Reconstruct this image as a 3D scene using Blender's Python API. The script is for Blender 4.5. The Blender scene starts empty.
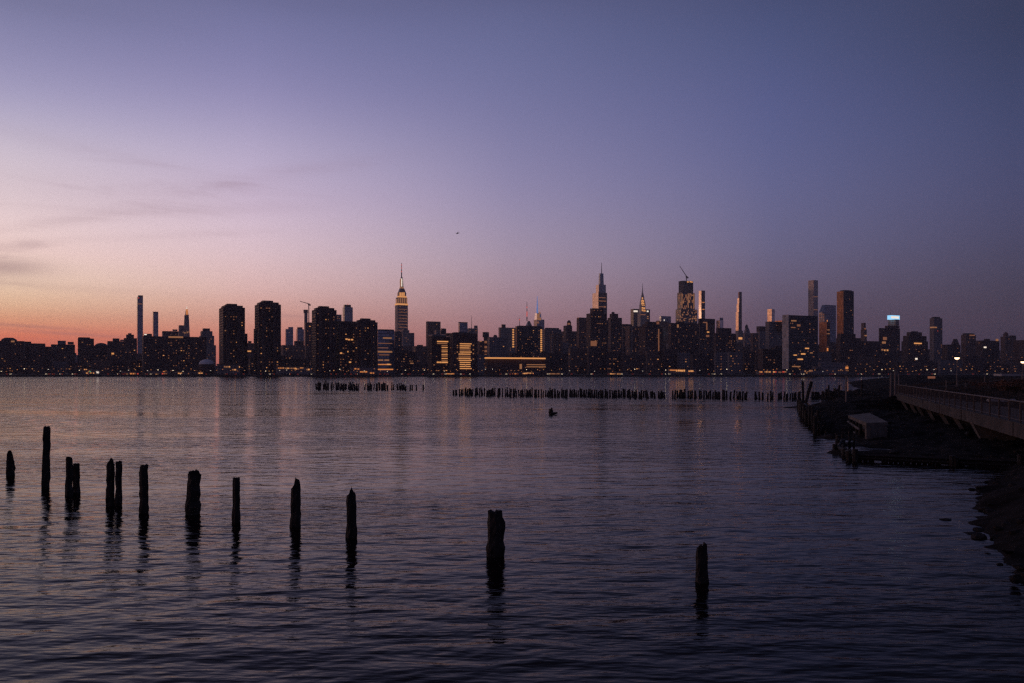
import bpy, bmesh, math, random
import numpy as np
from mathutils import Vector, Matrix
R = math.radians
rng = random.Random(7)
sc = bpy.context.scene
COL = sc.collection
F, HX, HY, CH = 853.0, 512.0, 372.5, 4.5      # focal length in pixels, vanishing point, eye height over the water
TH = R(27)                                     # the street grid is turned 27 degrees to the view
CT, ST = math.cos(TH), math.sin(TH)

# ------------------------------------------------------------------ helpers
def lin(r, g, b):
    f = lambda c: (c/255/12.92) if c/255 <= .04045 else ((c/255+.055)/1.055)**2.4
    return (f(r), f(g), f(b), 1)

def at(px, py, Y):
    return Vector(((px-HX)/F*Y, Y, CH+(HY-py)/F*Y))

class MB:
    def __init__(s): s.v = []; s.f = []
    def add(s, vs, fs):
        n = len(s.v); s.v += [tuple(v) for v in vs]; s.f += [tuple(i+n for i in f) for f in fs]; return s
    def box(s, x0, y0, z0, x1, y1, z1, tx=1.0, ty=None):
        ty = tx if ty is None else ty
        cx, cy = (x0+x1)/2, (y0+y1)/2
        b = [(x0, y0), (x1, y0), (x1, y1), (x0, y1)]
        vs = [(x, y, z0) for x, y in b]+[(cx+(x-cx)*tx, cy+(y-cy)*ty, z1) for x, y in b]
        return s.add(vs, [(3, 2, 1, 0), (4, 5, 6, 7), (0, 1, 5, 4), (1, 2, 6, 5), (2, 3, 7, 6), (3, 0, 4, 7)])
    def prism(s, pts, z0, z1):
        n = len(pts)
        vs = [(x, y, z0) for x, y in pts]+[(x, y, z1) for x, y in pts]
        fs = [tuple(range(n-1, -1, -1)), tuple(range(n, 2*n))]+[(i, (i+1) % n, n+(i+1) % n, n+i) for i in range(n)]
        return s.add(vs, fs)
    def hexa(s, low, high):
        return s.add(list(low)+list(high), [(3, 2, 1, 0), (4, 5, 6, 7), (0, 1, 5, 4), (1, 2, 6, 5), (2, 3, 7, 6), (3, 0, 4, 7)])
    def bar(s, a, b, r0, r1=None, n=6):
        r1 = r0 if r1 is None else r1
        a, b = Vector(a), Vector(b); d = (b-a).normalized()
        u = d.orthogonal().normalized(); w = d.cross(u)
        vs = []
        for p, r in ((a, r0), (b, r1)):
            for i in range(n):
                t = 2*math.pi*(i+.5)/n
                vs.append(p+u*(r*math.cos(t))+w*(r*math.sin(t)))
        return s.add(vs, [tuple(range(n-1, -1, -1)), tuple(range(n, 2*n))]+[(i, (i+1) % n, n+(i+1) % n, n+i) for i in range(n)])
    def lathe(s, prof, cx=0, cy=0, n=12):
        vs = []; fs = []
        for r, z in prof:
            for i in range(n):
                t = 2*math.pi*i/n; vs.append((cx+r*math.cos(t), cy+r*math.sin(t), z))
        for k in range(len(prof)-1):
            for i in range(n):
                fs.append((k*n+i, k*n+(i+1) % n, (k+1)*n+(i+1) % n, (k+1)*n+i))
        fs.append(tuple(range(n-1, -1, -1))); m = (len(prof)-1)*n
        fs.append(tuple(range(m, m+n)))
        return s.add(vs, fs)
    def mesh(s, name, mat, smooth=False):
        me = bpy.data.meshes.new(name); me.from_pydata(s.v, [], s.f)
        if mat: me.materials.append(mat)
        if smooth: me.polygons.foreach_set('use_smooth', [True]*len(me.polygons))
        me.update(); return me
    def build(s, name, mat, parent=None, smooth=False):
        return link(name, s.mesh(name, mat, smooth), parent)

def link(name, me, parent=None):
    o = bpy.data.objects.new(name, me); COL.objects.link(o)
    if parent: o.parent = parent
    return o

def tag(o, label=None, cat=None, group=None, kind=None):
    if label: o['label'] = label
    if cat: o['category'] = cat
    if group: o['group'] = group
    if kind: o['kind'] = kind
    return o

def empty(name, loc, rz=0, label=None, cat=None, group=None):
    o = bpy.data.objects.new(name, None); COL.objects.link(o)
    o.location = loc; o.rotation_euler = (0, 0, rz); o.empty_display_size = .5
    return tag(o, label, cat, group)

def copy_tree(o, parent=None):
    c = o.copy(); COL.objects.link(c)
    if parent: c.parent = parent
    for ch in list(o.children): copy_tree(ch, c)
    return c

# ------------------------------------------------------------------ materials
def newmat(name):
    m = bpy.data.materials.new(name); m.use_nodes = True
    nt = m.node_tree; b = nt.nodes['Principled BSDF']
    return m, nt, b

def N(nt, t, **kw):
    n = nt.nodes.new(t)
    for k, v in kw.items():
        if k.startswith('i_'):
            key = k[2:]
            n.inputs[int(key) if key.isdigit() else key.replace('_', ' ')].default_value = v
        else: setattr(n, k, v)
    return n

def math_n(nt, op, a, b=None, clamp=False):
    n = nt.nodes.new('ShaderNodeMath'); n.operation = op; n.use_clamp = clamp
    for i, x in enumerate((a, b)):
        if x is None: continue
        if isinstance(x, (int, float)): n.inputs[i].default_value = x
        else: nt.links.new(x, n.inputs[i])
    return n.outputs[0]

def rough_mat(name, c1, c2, scale=1.5, rough=.85, bump=.3, spec=.3, stretch=(1, 1, 1)):
    m, nt, b = newmat(name)
    tc = N(nt, 'ShaderNodeTexCoord'); mp = N(nt, 'ShaderNodeMapping'); mp.inputs['Scale'].default_value = stretch
    nt.links.new(tc.outputs['Object'], mp.inputs[0])
    no = N(nt, 'ShaderNodeTexNoise'); no.inputs['Scale'].default_value = scale; no.inputs['Detail'].default_value = 6
    nt.links.new(mp.outputs[0], no.inputs['Vector'])
    cr = N(nt, 'ShaderNodeValToRGB'); cr.color_ramp.elements[0].position = .3; cr.color_ramp.elements[1].position = .7
    cr.color_ramp.elements[0].color = (*c1, 1); cr.color_ramp.elements[1].color = (*c2, 1)
    nt.links.new(no.outputs['Fac'], cr.inputs[0]); nt.links.new(cr.outputs[0], b.inputs['Base Color'])
    b.inputs['Roughness'].default_value = rough; b.inputs['Specular IOR Level'].default_value = spec
    bp = N(nt, 'ShaderNodeBump'); bp.inputs['Strength'].default_value = bump; bp.inputs['Distance'].default_value = .1
    nt.links.new(no.outputs['Fac'], bp.inputs['Height']); nt.links.new(bp.outputs[0], b.inputs['Normal'])
    return m

def facade(name, wall, glass, bay=3.2, floor=3.5, fw=.6, fh=.55, wrough=.8, grough=.12, gmetal=.3, wmetal=0.0):
    """wall colour with a grid of glazing: bays along the two horizontal local axes, storeys along z"""
    m, nt, b = newmat(name)
    tc = N(nt, 'ShaderNodeTexCoord'); sp = N(nt, 'ShaderNodeSeparateXYZ')
    nt.links.new(tc.outputs['Object'], sp.inputs[0])
    h = math_n(nt, 'ADD', sp.outputs[0], sp.outputs[1])
    fx = math_n(nt, 'FRACT', math_n(nt, 'DIVIDE', h, bay)); fz = math_n(nt, 'FRACT', math_n(nt, 'DIVIDE', sp.outputs[2], floor))
    mask = math_n(nt, 'MULTIPLY', math_n(nt, 'LESS_THAN', fx, fw), math_n(nt, 'LESS_THAN', fz, fh))
    # every pane a little different (blinds, depth of the room, tint)
    cx = math_n(nt, 'FLOOR', math_n(nt, 'DIVIDE', h, bay)); cz = math_n(nt, 'FLOOR', math_n(nt, 'DIVIDE', sp.outputs[2], floor))
    cv = N(nt, 'ShaderNodeCombineXYZ'); nt.links.new(cx, cv.inputs[0]); nt.links.new(cz, cv.inputs[1])
    wn = N(nt, 'ShaderNodeTexWhiteNoise'); nt.links.new(cv.outputs[0], wn.inputs['Vector'])
    no = N(nt, 'ShaderNodeTexNoise'); no.inputs['Scale'].default_value = .06; no.inputs['Detail'].default_value = 5
    nt.links.new(tc.outputs['Object'], no.inputs['Vector'])
    wv = N(nt, 'ShaderNodeMix', data_type='RGBA'); wv.inputs[6].default_value = (*[c*.7 for c in wall], 1); wv.inputs[7].default_value = (*[min(1, c*1.3) for c in wall], 1)
    nt.links.new(no.outputs['Fac'], wv.inputs[0])
    gv = N(nt, 'ShaderNodeMix', data_type='RGBA'); gv.inputs[6].default_value = (*[c*.6 for c in glass], 1); gv.inputs[7].default_value = (*[min(1, c*1.25) for c in glass], 1)
    nt.links.new(wn.outputs['Value'], gv.inputs[0])
    mx = N(nt, 'ShaderNodeMix', data_type='RGBA'); nt.links.new(mask, mx.inputs[0]); nt.links.new(wv.outputs[2], mx.inputs[6]); nt.links.new(gv.outputs[2], mx.inputs[7])
    nt.links.new(mx.outputs[2], b.inputs['Base Color'])
    def mixv(a, c):
        n = N(nt, 'ShaderNodeMix', data_type='FLOAT'); nt.links.new(mask, n.inputs[0]); n.inputs[2].default_value = a; n.inputs[3].default_value = c; return n.outputs[0]
    nt.links.new(mixv(wrough, grough), b.inputs['Roughness']); nt.links.new(mixv(wmetal, gmetal), b.inputs['Metallic'])
    return m

def emit(name, col, s, base=(.05, .05, .05)):
    m, nt, b = newmat(name)
    b.inputs['Base Color'].default_value = (*base, 1); b.inputs['Emission Color'].default_value = (*col, 1); b.inputs['Emission Strength'].default_value = s
    m.cycles.emission_sampling = 'NONE'
    return m

M = {
 'bd': facade('dark_brick', (.105, .06, .058), (.05, .045, .055), 3.0, 3.0, .5, .5, .9, .45, 0),
 'bb': facade('brown_brick', (.2, .12, .1), (.06, .055, .06), 3.0, 3.1, .45, .5, .9, .4, 0),
 'co': facade('grey_concrete', (.27, .23, .24), (.08, .08, .1), 3.4, 3.6, .6, .55, .9, .3, .1),
 'st': facade('pale_stone', (.42, .36, .33), (.05, .05, .06), 3.0, 3.6, .45, .55),
 'gd': facade('dark_curtain_wall', (.035, .035, .04), (.08, .083, .1), 2.6, 3.9, .88, .72, .5, .12, .4),
 'gb': facade('blue_curtain_wall', (.13, .14, .17), (.31, .36, .46), 2.4, 3.9, .9, .75, .4, .1, .75),
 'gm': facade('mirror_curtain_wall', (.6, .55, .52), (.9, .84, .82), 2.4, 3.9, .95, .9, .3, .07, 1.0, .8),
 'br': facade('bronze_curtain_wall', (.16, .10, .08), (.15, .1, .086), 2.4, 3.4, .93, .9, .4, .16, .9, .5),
 'pk': facade('white_grid_facade', (.45, .38, .36), (.3, .3, .34), 4.7, 4.7, .66, .66, .5, .1, .6),
 'mb': facade('pale_marble', (.5, .46, .46), (.5, .46, .46), 4, 4, .9, .9, .6, .5, .0),
}
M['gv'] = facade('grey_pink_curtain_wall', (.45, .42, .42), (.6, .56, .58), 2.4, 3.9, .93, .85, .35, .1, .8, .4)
M['bz'] = facade('sunset_lit_bronze_wall', (.2, .12, .08), (.5, .31, .22), 2.4, 3.4, .93, .9, .4, .12, .9, .5)  # brighter copy of the bronze, sunset glow put into its colour
M['white'] = rough_mat('white_fabric', (.75, .72, .74), (.85, .82, .84), .3, .7, .02)
M['roof'] = rough_mat('roof_membrane', (.06, .055, .06), (.11, .1, .1), .2, .9, .1)
M['steel'] = rough_mat('weathered_steel', (.08, .07, .07), (.16, .14, .13), 2, .55, .1)
M['crown_steel'] = rough_mat('crown_steel', (.35, .33, .32), (.5, .48, .46), .3, .3, .05)
M['gridlit'] = None
LIT = {
 'dim': emit('window_light_dim', (1, .38, .18), .19),
 'mid': emit('window_light_warm', (1, .42, .18), .27),
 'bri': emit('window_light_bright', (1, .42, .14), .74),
 'whi': emit('window_light_white', (1, .84, .7), 1.0),
 'red': emit('lamp_red', (1, .12, .07), .6),
 'ora': emit('lamp_orange', (1, .33, .09), .6),
 'lamp': emit('lamp_warm_white', (1, .76, .5), 2.2),
 'blu': emit('sign_light_blue', (.32, .68, 1), 1.1),
 'spi': emit('spire_light_blue', (.2, .36, .85), .5),
 'grn': emit('lamp_green', (.2, .9, .5), .6),
}
UNIT = {}
for k, m in LIT.items():
    UNIT[k] = MB().box(-.5, -.5, -.5, .5, .5, .5).mesh('lit_window_'+k, m)

# ------------------------------------------------------------------ the skyline
class Bld: pass

def plan(x0, x1, Y, fr=None):
    """corner, front length, side length of a block turned with the street grid that spans x0..x1 in view at depth Y"""
    uc0, u1 = (x0-HX)/F, (x1-HX)/F
    um = (uc0+u1)/2
    a, b = CT-um*ST, max(.02, ST+um*CT)
    if fr is None: fr = b/(a+b)
    if um < -.47: fr = min(fr, .02)
    xc = x0+fr*(x1-x0); uc = (xc-HX)/F
    w = Y*(u1-uc)/(CT-u1*ST)
    den = ST+uc0*CT
    d = Y*(uc-uc0)/den if den > .06 else w*.8
    d = min(max(d, 1.5), w*2.2)
    return Vector((uc*Y, Y, 0)), w, d

GZ = 2.2
def B(name, label, cat, Y, parts, group=None):
    """parts: (part name, x0, x1, y top, y bottom or None, material, front fraction, depth offset, top scale)"""
    b = Bld(); b.faces = []; b.Y = Y
    p0 = parts[0]
    C, w, d = plan(p0[1], p0[2], Y, p0[6] if len(p0) > 6 else None)
    b.o = empty(name, (C.x, C.y, GZ), TH, label, cat, group)
    inv = Matrix.Rotation(-TH, 3, 'Z')
    for k, p in enumerate(parts):
        p = list(p)+[None]*(9-len(p))
        pn, x0, x1, yt, yb, mat, fr, dy, top = p
        Yp = Y+(dy or 0)+(0 if k == 0 else .05)
        Cp, wp, dp = plan(x0, x1, Yp, fr)
        z1 = CH+(HY-yt)/F*Yp-GZ; z0 = 0 if yb is None else CH+(HY-yb)/F*Yp-GZ
        loc = inv @ (Cp-C)
        mb = MB()
        if isinstance(mat, str) and mat.startswith('~'):            # round part
            r = wp*.56
            mb.lathe([(r*t, z0+(z1-z0)*q) for t, q in top], wp*.5, dp*.5, 14)
            mo = M[mat[1:]]
        elif pn == 'antenna':
            mb.bar((wp/2, dp/2, z0), (wp/2, dp/2, z1), wp*.5, wp*.18); mo = M.get(mat) or LIT[mat]
        else:
            mb.box(0, 0, z0, wp, dp, z1, 1 if top is None else top); mo = M.get(mat) or LIT[mat]
        o = mb.build(pn, mo, b.o); o.location = loc
        b.faces.append((Cp, wp, dp, z0, z1))
    return b

def panel(b, name, mat, part=0, face='s', t=.5):
    """cladding of one whole face of a part, standing half a metre proud"""
    Cp, w, d, z0, z1 = b.faces[part]
    inv = Matrix.Rotation(-TH, 3, 'Z'); base = inv @ (Cp-Vector((b.o.location.x, b.o.location.y, 0)))
    mb = MB()
    if face == 's': mb.box(-t, -.01, z0, -.01, d-.1, z1+.6)
    else: mb.box(-t, -t, z0, w-.1, -.011, z1+.6)
    o = mb.build(name, M[mat], b.o); o.location = base; return o

def put_win(b, col, Cp, along, z, w, h, face):
    """a lit pane 12 cm proud of the front (f) or the side (s) face"""
    o = link('lit_window', UNIT[col], b.o)
    inv = Matrix.Rotation(-TH, 3, 'Z'); base = inv @ (Cp-Vector((b.o.location.x, b.o.location.y, 0)))
    if face == 'f':
        o.location = base+Vector((along, -.3, z)); o.scale = (w, .8, h)
    else:
        o.location = base+Vector((-.3, along, z)); o.scale = (.8, w, h)
    return o

COLS = ['dim']*12+['mid']*4+['bri']
def wins(b, n, part=0, y0=None, y1=None, seed=0, cols=COLS, side=.14, floor=3.3, bay=3.1, wide=1.0):
    n = max(1, int(n*1.0))
    r = random.Random(sum(map(ord, b.o['label']))*7+part*31+seed)
    Cp, w, d, z0, z1 = b.faces[part]; Y = b.Y; pxm = Y/F
    zt = z1-2 if y0 is None else CH+(HY-y0)*pxm-GZ
    zb = max(z0+3, 3) if y1 is None else CH+(HY-y1)*pxm-GZ
    used = set()
    for i in range(n):
        s = r.random() < side and d > 6
        L = d if s else w
        nb = max(1, int((L-2)/bay)); nf = max(1, int((zt-zb)/floor))
        bi, fi = r.randrange(nb), r.randrange(nf)
        if (s, bi, fi) in used: continue
        used.add((s, bi, fi))
        ww = max(1.1, .66*pxm)*r.choice((1, 1, .8, 1.6, .7))*wide; hh = max(.9, .52*pxm)*r.uniform(.8, 1.1)
        ww = min(ww, L-1)
        a = 1+bay*(bi+.5); a = min(max(a, ww/2+.4), L-ww/2-.4)
        put_win(b, r.choice(cols), Cp, a, min(zb+floor*(fi+.5), z1-hh/2-.3), ww, hh, 's' if s else 'f')

def win_px(b, x0, x1, y0, y1, col, part=0, face='f'):
    """a lit opening, or a glowing strip for floodlight, seen between x0..x1 and y0..y1 on the face of a part"""
    Cp, w, d, z0, z1 = b.faces[part]
    def along(px):
        u = (px-HX)/F
        if face == 'f': return (u*Cp.y-Cp.x)/(CT-u*ST)
        return (Cp.x-u*Cp.y)/(ST+u*CT)
    a0, a1 = sorted((along(x0), along(x1))); L = w if face == 'f' else d
    a0, a1 = max(.2, a0), min(L-.2, a1)
    if a1-a0 < .3: a0, a1 = L/2-.5, L/2+.5
    am = (a0+a1)/2
    Yd = Cp.y+(am*ST if face == 'f' else am*CT)
    zt = CH+(HY-y0)/F*Yd-GZ; zb = max(.3, CH+(HY-y1)/F*Yd-GZ)
    put_win(b, col, Cp, am, (zt+zb)/2, a1-a0, max(.4, zt-zb), face)

W, PH, AN = 'wall', 'penthouse', 'antenna'
# --- left end: low dark blocks against the orange sky
b = B('apartment_block', 'wide dark block with a rounded roof hump at the far left of the skyline', 'building', 1150, [(W, -14, 24, 340.5, None, 'bd'), ('roof', 1, 16, 337.5, 340.5, '~roof', None, 8, [(1, 0), (.9, .5), (.55, 1)])])
wins(b, 12); win_px(b, 11, 14.5, 340.6, 342.2, 'mid')
b = B('apartment_block', 'dark block with a flat top just right of the rounded far-left hump', 'building', 1200, [(W, 23, 31, 341.5, None, 'bd')]); wins(b, 3)
b = B('apartment_block', 'long low dark block sloping down in two roof steps under the orange sky', 'building', 1120, [(W, 29, 45, 343.3, None, 'bd'), ('wing', 44, 52, 346.5, None, 'bd', None, 12)]); wins(b, 5)
b = B('apartment_block', 'dark block with a square penthouse left of center on its roof, over the low dip', 'building', 1250, [(W, 50.5, 75, 344.3, None, 'bd'), (PH, 57.5, 65.8, 340.6, 344.3, 'co', None, 10), ('roof_tank', 67.5, 73.8, 341.8, 344.3, 'bd', None, 10)]); wins(b, 5)
b = B('apartment_block', 'squarest dark block, standing above its low neighbours, left of a small dome', 'building', 1180, [(W, 77.5, 94, 338.2, None, 'bd'), ('roof', 78, 90, 337.2, 338.2, 'roof', None, 8)]); wins(b, 8)
b = B('apartment_block', 'small dark building with a shallow domed roof in the left skyline', 'building', 1300, [(W, 93, 108.5, 345.6, None, 'bd'), ('roof', 95, 107.5, 342.7, 345.6, '~roof', None, 6, [(1, 0), (.85, .45), (.5, .85), (.15, 1)])]); wins(b, 6)
b = B('apartment_block', 'stepped dark block with roof boxes, left of the slender glass tower', 'building', 1280, [(W, 107, 125, 341, None, 'bd'), (PH, 112.5, 119.5, 338.3, 341, 'bd', None, 9), (PH, 120, 124, 339.6, 341, 'co', None, 14)]); wins(b, 12); win_px(b, 111.5, 114, 352.8, 354.4, 'bri')
b = B('apartment_block', 'dark block with a peaked roof touching the slender glass tower', 'building', 1350, [(W, 123.5, 137, 338, None, 'bd'), (PH, 126, 134, 334.5, 338, 'bd', None, 12), ('roof', 128, 131.5, 333.2, 334.5, 'roof', None, 14)]); wins(b, 9)
# --- slender towers behind
b = B('glass_tower', 'tallest slender blue glass tower at left, with a darker sloped top', 'skyscraper', 2500, [(W, 136.7, 143, 296.8, None, 'gb', .12), ('crown', 137.6, 143, 295.2, 296.8, 'gd', .12, 1)])
win_px(b, 138, 142, 303.5, 304.3, 'dim'); win_px(b, 137.8, 139, 297.5, 298.3, 'red')
b = B('glass_tower', 'shorter slender dark tower with a darker cap, second from the left', 'skyscraper', 2600, [(W, 152.6, 158.3, 313, None, 'gb', .12), ('crown', 152.6, 158.3, 311.6, 313, 'gd', .12, .2)])
b = B('hospital_block', 'broad flat-topped dark block with many lit windows and a glowing roof strip', 'building', 1100, [(W, 142, 206.5, 336, None, 'bd', .02), (PH, 143.5, 152, 333.6, 336, 'bd', .05, 20)])
wins(b, 62, side=0); win_px(b, 168.5, 183, 336.3, 337.9, 'mid'); win_px(b, 144.2, 146.6, 334, 335, 'whi', 1)
b = B('office_block', 'dark roof block peeking over the broad flat block, left of the lit clock tower', 'building', 1700, [(W, 162, 178.5, 331, None, 'bd', .05), (PH, 172.5, 177.5, 329.3, 331, 'co', .05, 12)]); wins(b, 4, y1=335)
b = B('clock_tower', 'tapering stone clock tower with a spire lit orange and a white tip', 'tower', 2450, [(W, 181.6, 191.6, 314.5, None, 'co', .12, 0, .45), ('base_block', 178.5, 186, 325.2, None, 'co', .1, 20), ('spire', 184.9, 188.6, 307.8, 316.2, '~co', None, 4, [(1, 0), (.75, .35), (.7, .55), (.2, 1)]), ('lantern', 185.5, 187.9, 309.3, 314.6, 'ora', .3, 1), (AN, 186.2, 187.4, 306.3, 309, 'whi', None, 4)])
for x in (180.3, 182.2, 184.3, 186.6, 188.6): win_px(b, x, x+1.2, 332.2+abs(x-184.5)*-.25, 333.6+abs(x-184.5)*-.25, 'mid', 0)
b = B('apartment_tower', 'arch-topped stepped tower just left of the pair of big dark towers', 'building', 1550, [(W, 198.5, 216, 345, None, 'co', .1), ('setback', 199.3, 214.2, 335.5, 345, 'co', .1, 6), ('setback', 200.4, 212.5, 331, 335.5, 'co', .1, 12), ('crown', 202.5, 210, 328.3, 331, 'bd', .1, 18)]); wins(b, 8, 1); wins(b, 8)
d_ = empty('air_dome', at(206.5, 374.6, 985), 0, 'pale inflated dome low on the far shore between dark blocks', 'dome')
d_.location.z = GZ
MB().lathe([(8.2, 0), (8.2, 12.8), (7.9, 14), (6.6, 15.6), (4, 16.9), (1.2, 17.5)], n=20).build('dome_skin', M['white'], d_, True)
MB().lathe([(8.6, 0), (8.6, 11.8)], n=20).build('base_wall', M['bd'], d_)
# --- four brick towers on the water
def brick_tower(label, x0, x1, yt, n, wing=None):
    cx = (x0+x1)/2; h = x1-x0
    ps = [(W, x0, x1, yt+3.4, None, 'bd', .16), ('crown', x0+2.2, x1-2.2, yt+1.5, yt+3.4, 'bd', .16, 3), ('crown', cx-h*.26, cx+h*.2, yt, yt+1.5, 'bd', .16, 6)]
    if wing: ps.append(('wing', wing[0], wing[1], wing[2], None, 'bd', .2, 14))
    ps.append(('bay', x0+h*.26, x0+h*.42, yt+5, None, 'bd', .2, -2.5)); ps.append(('bay', x0+h*.68, x0+h*.82, yt+5, None, 'bd', .2, 2.0))
    b = B('apartment_tower', label, 'apartment tower', 990, ps, 'four dark brick towers by the water')
    wins(b, int(n*.7), 0, side=.06, cols=['dim']*8+['mid']*7+['bri']); return b
b1 = brick_tower('dark brick tower farther left of the two tallest, gap of orange sky on its left', 219, 245, 303.6, 40, (240, 247.5, 333.5))
b2 = brick_tower('tallest dark brick tower, dotted with lit windows, beside the blue slanted glass', 254.7, 281, 300.4, 55, (253.6, 262, 328.5))
b3 = brick_tower('dark brick tower under the crane with a lower slab on its right', 311.8, 336.6, 306, 48, (334, 357, 321))
b4 = brick_tower('shortest of the dark brick waterfront towers, beside the blue banded slab', 354.3, 377.6, 318.3, 48)
wins(b3, 26, 3, y0=330, side=0)
for xx, yy in ((345.5, 338.5), (348, 339), (351, 339), (336.8, 351), (340, 352.5), (349, 361.5)): win_px(b3, xx, xx+2, yy, yy+1.3, 'bri', 3)
# --- between and behind
b = B('apartment_block', 'low dark block filling the gap between the two tallest brick towers', 'building', 1300, [(W, 244, 256, 343, None, 'bb', .05), (PH, 248, 251.5, 341, 343, 'bd', .05, 8)]); wins(b, 6, side=0); win_px(b, 246.8, 251, 350.6, 351.8, 'bri')
b = B('glass_tower', 'blue glass tower with a slanted roof right of the tallest brick tower', 'skyscraper', 2300, [(W, 285.2, 293.2, 329, None, 'gb', .1), ('crown', 288, 293.2, 327, 329, 'gb', .1, 3)]); wins(b, 3, cols=['mid'])
b = B('glass_tower', 'pale blue glass tower left of the thin tower under construction', 'skyscraper', 2350, [(W, 296.2, 304, 329, None, 'gb', .15), ('crown', 297, 302.6, 327.2, 329, 'gd', .1, 3)]); wins(b, 3)
b = B('tower_under_construction', 'thin unfinished dark tower with a tower crane on top', 'tower', 2400, [(W, 304.2, 307.6, 313, None, 'co', .15), ('formwork', 303.4, 308, 309.6, 313, 'steel', .15, -1)])
def crane(label, base, top, jib, cj, r=1.0, luff=False):
    o = empty('tower_crane', base, 0, label, 'crane'); bz = Vector(base)
    MB().bar((0, 0, 0), Vector(top)-bz, r, r, 4).build('mast', M['steel'], o)
    MB().bar(Vector(top)-bz, Vector(jib)-bz, r*.85, r*.5, 4).build('jib', M['steel'], o)
    MB().bar(Vector(top)-bz, Vector(cj)-bz, r*.9, r*.9, 4).build('counter_jib', M['steel'], o)
    t = Vector(top)-bz; MB().box(t.x-r*1.6, t.y-r*1.6, t.z-r*2.4, t.x+r*1.6, t.y+r*1.6, t.z+r*.4).build('cab', M['steel'], o)
    c = Vector(cj)-bz; MB().box(c.x-r*1.5, c.y-r, c.z-r*2.2, c.x+r*1.5, c.y+r, c.z+r*.4).build('counterweight', M['steel'], o)
    return o
p = at(308.9, 345, 2400); p.z = GZ
crane('small tower crane with a near level jib beside the thin unfinished tower', p, at(308.8, 303.8, 2400), at(299.8, 301.2, 2400), at(310, 304.6, 2400), 1.3)
b = B('apartment_block', 'brown block tucked against the left side of the crane-side brick tower', 'building', 1200, [(W, 305, 313, 322.3, None, 'bb', .1)]); wins(b, 8, side=0)
b = B('apartment_block', 'low dark block below the two pale blue glass towers', 'building', 1500, [(W, 281, 306, 345, None, 'bb', .08), (PH, 294, 304, 341, 345, 'bd', .08, 10)]); wins(b, 18, side=0)
b = B('glass_tower', 'bluish tower with a stepped peak rising behind the brick waterfront towers', 'skyscraper', 2300, [(W, 342.6, 352.8, 307, None, 'gb', .18), ('crown', 343.6, 351, 304.6, 307, 'gd', .18, 3), (AN, 347.5, 348.3, 303.2, 304.6, 'red', None, 4)])
b = B('apartment_block', 'small grey block wedged beside the bluish stepped tower', 'building', 1700, [(W, 335.5, 341.6, 314.5, None, 'co', .15)]); wins(b, 3, y1=321)
b = B('laboratory_block', 'blue glass slab with horizontal bands of orange light', 'building', 1050, [(W, 376, 394.5, 330, None, 'gb', .1), ('roof', 377.5, 394, 329.2, 330, 'roof', .1, 3)])
for (x0, x1, y0, y1, c) in ((383, 391.5, 337.4, 338.7, 'mid'), (377.6, 392, 351, 352.6, 'mid'), (379, 389, 354.5, 355.3, 'dim'), (378, 383, 359.5, 360.8, 'mid'), (384.5, 389, 359.5, 360.8, 'mid'), (377.5, 391, 364, 365, 'ora'), (387, 390, 363.8, 365, 'bri'), (377.5, 393, 368.8, 370, 'ora'), (378, 392, 343, 343.7, 'dim'), (377.5, 388, 347.5, 348.2, 'dim')): win_px(b, x0, x1, y0, y1, c)
# the tall stepped landmark with the golden crown
b = B('skyscraper', 'tall stepped skyscraper with a golden floodlit crown and long antenna mast', 'skyscraper', 2900, [(W, 395, 407.9, 304.9, None, 'co', .2), ('setback', 395.8, 407.3, 297.2, 303.2, 'co', .2, 3), ('setback', 397.4, 406.2, 292.3, 297.2, 'st', .2, 5), ('setback', 397.8, 405.9, 288.2, 292.3, 'co', .22, 6, .6), ('mast', 399.8, 403.6, 277.2, 288.2, 'st', .3, 12, .55), (AN, 400.7, 402.4, 263, 277.2, 'st', None, 15),
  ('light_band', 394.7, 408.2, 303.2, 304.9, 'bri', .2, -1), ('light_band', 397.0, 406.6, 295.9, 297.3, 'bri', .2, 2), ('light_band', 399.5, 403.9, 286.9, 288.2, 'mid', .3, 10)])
for x in (398.2, 399.9, 401.6, 403.3): win_px(b, x, x+1.3, 292.4, 296.6, 'bri', 2)  # not windows: floodlight wash on the crown, put in as glowing strips
win_px(b, 397.5, 398, 292.8, 296, 'mid', 2, 's')
win_px(b, 401.2, 402.2, 278.5, 286.5, 'whi', 4); win_px(b, 400.0, 401, 279, 286.5, 'mid', 4, 's')
for yy in (264.5, 267.5, 271): win_px(b, 401.2, 402, yy, yy+1, 'red', 5)
for x in (397.6, 399.7, 401.8, 403.9, 406): win_px(b, x, x+1.3, 298.2, 302.9, 'mid', 1)  # same floodlight wash on the lower setback, as glowing strips
win_px(b, 395.9, 397.3, 299, 302.9, 'mid', 1, 's')
wins(b, 22, 0, y1=331, cols=['dim']*4+['mid'], side=.1)
for yy in range(309, 331, 3): win_px(b, 398.5, 407, yy, yy+.5, 'dim')
b = B('office_tower', 'pale grey tower with vertical ribs in front of the gold-crowned skyscraper', 'building', 1750, [(W, 400.2, 409.4, 330, None, 'st', .25), ('wing', 408, 414.3, 332.8, None, 'co', .2, 10), (PH, 402.3, 408, 328.6, 330, 'co', .2, 6)]); wins(b, 4, y1=350)
b = B('office_tower', 'dark block at the foot of the gold-crowned skyscraper, left of the pale ribbed tower', 'building', 1600, [(W, 393.5, 402, 331.5, None, 'gd', .15)]); wins(b, 8, y1=355)
b = B('apartment_block', 'low dark block with one bright row of windows below the pale ribbed tower', 'building', 1150, [(W, 393.8, 417, 351.5, None, 'bd', .15)]); wins(b, 10)
for x in (395.6, 398.8, 401, 403.4): win_px(b, x, x+1.7, 356.5, 357.8, 'bri')
win_px(b, 410.2, 413.4, 362.8, 364, 'mid')
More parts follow.
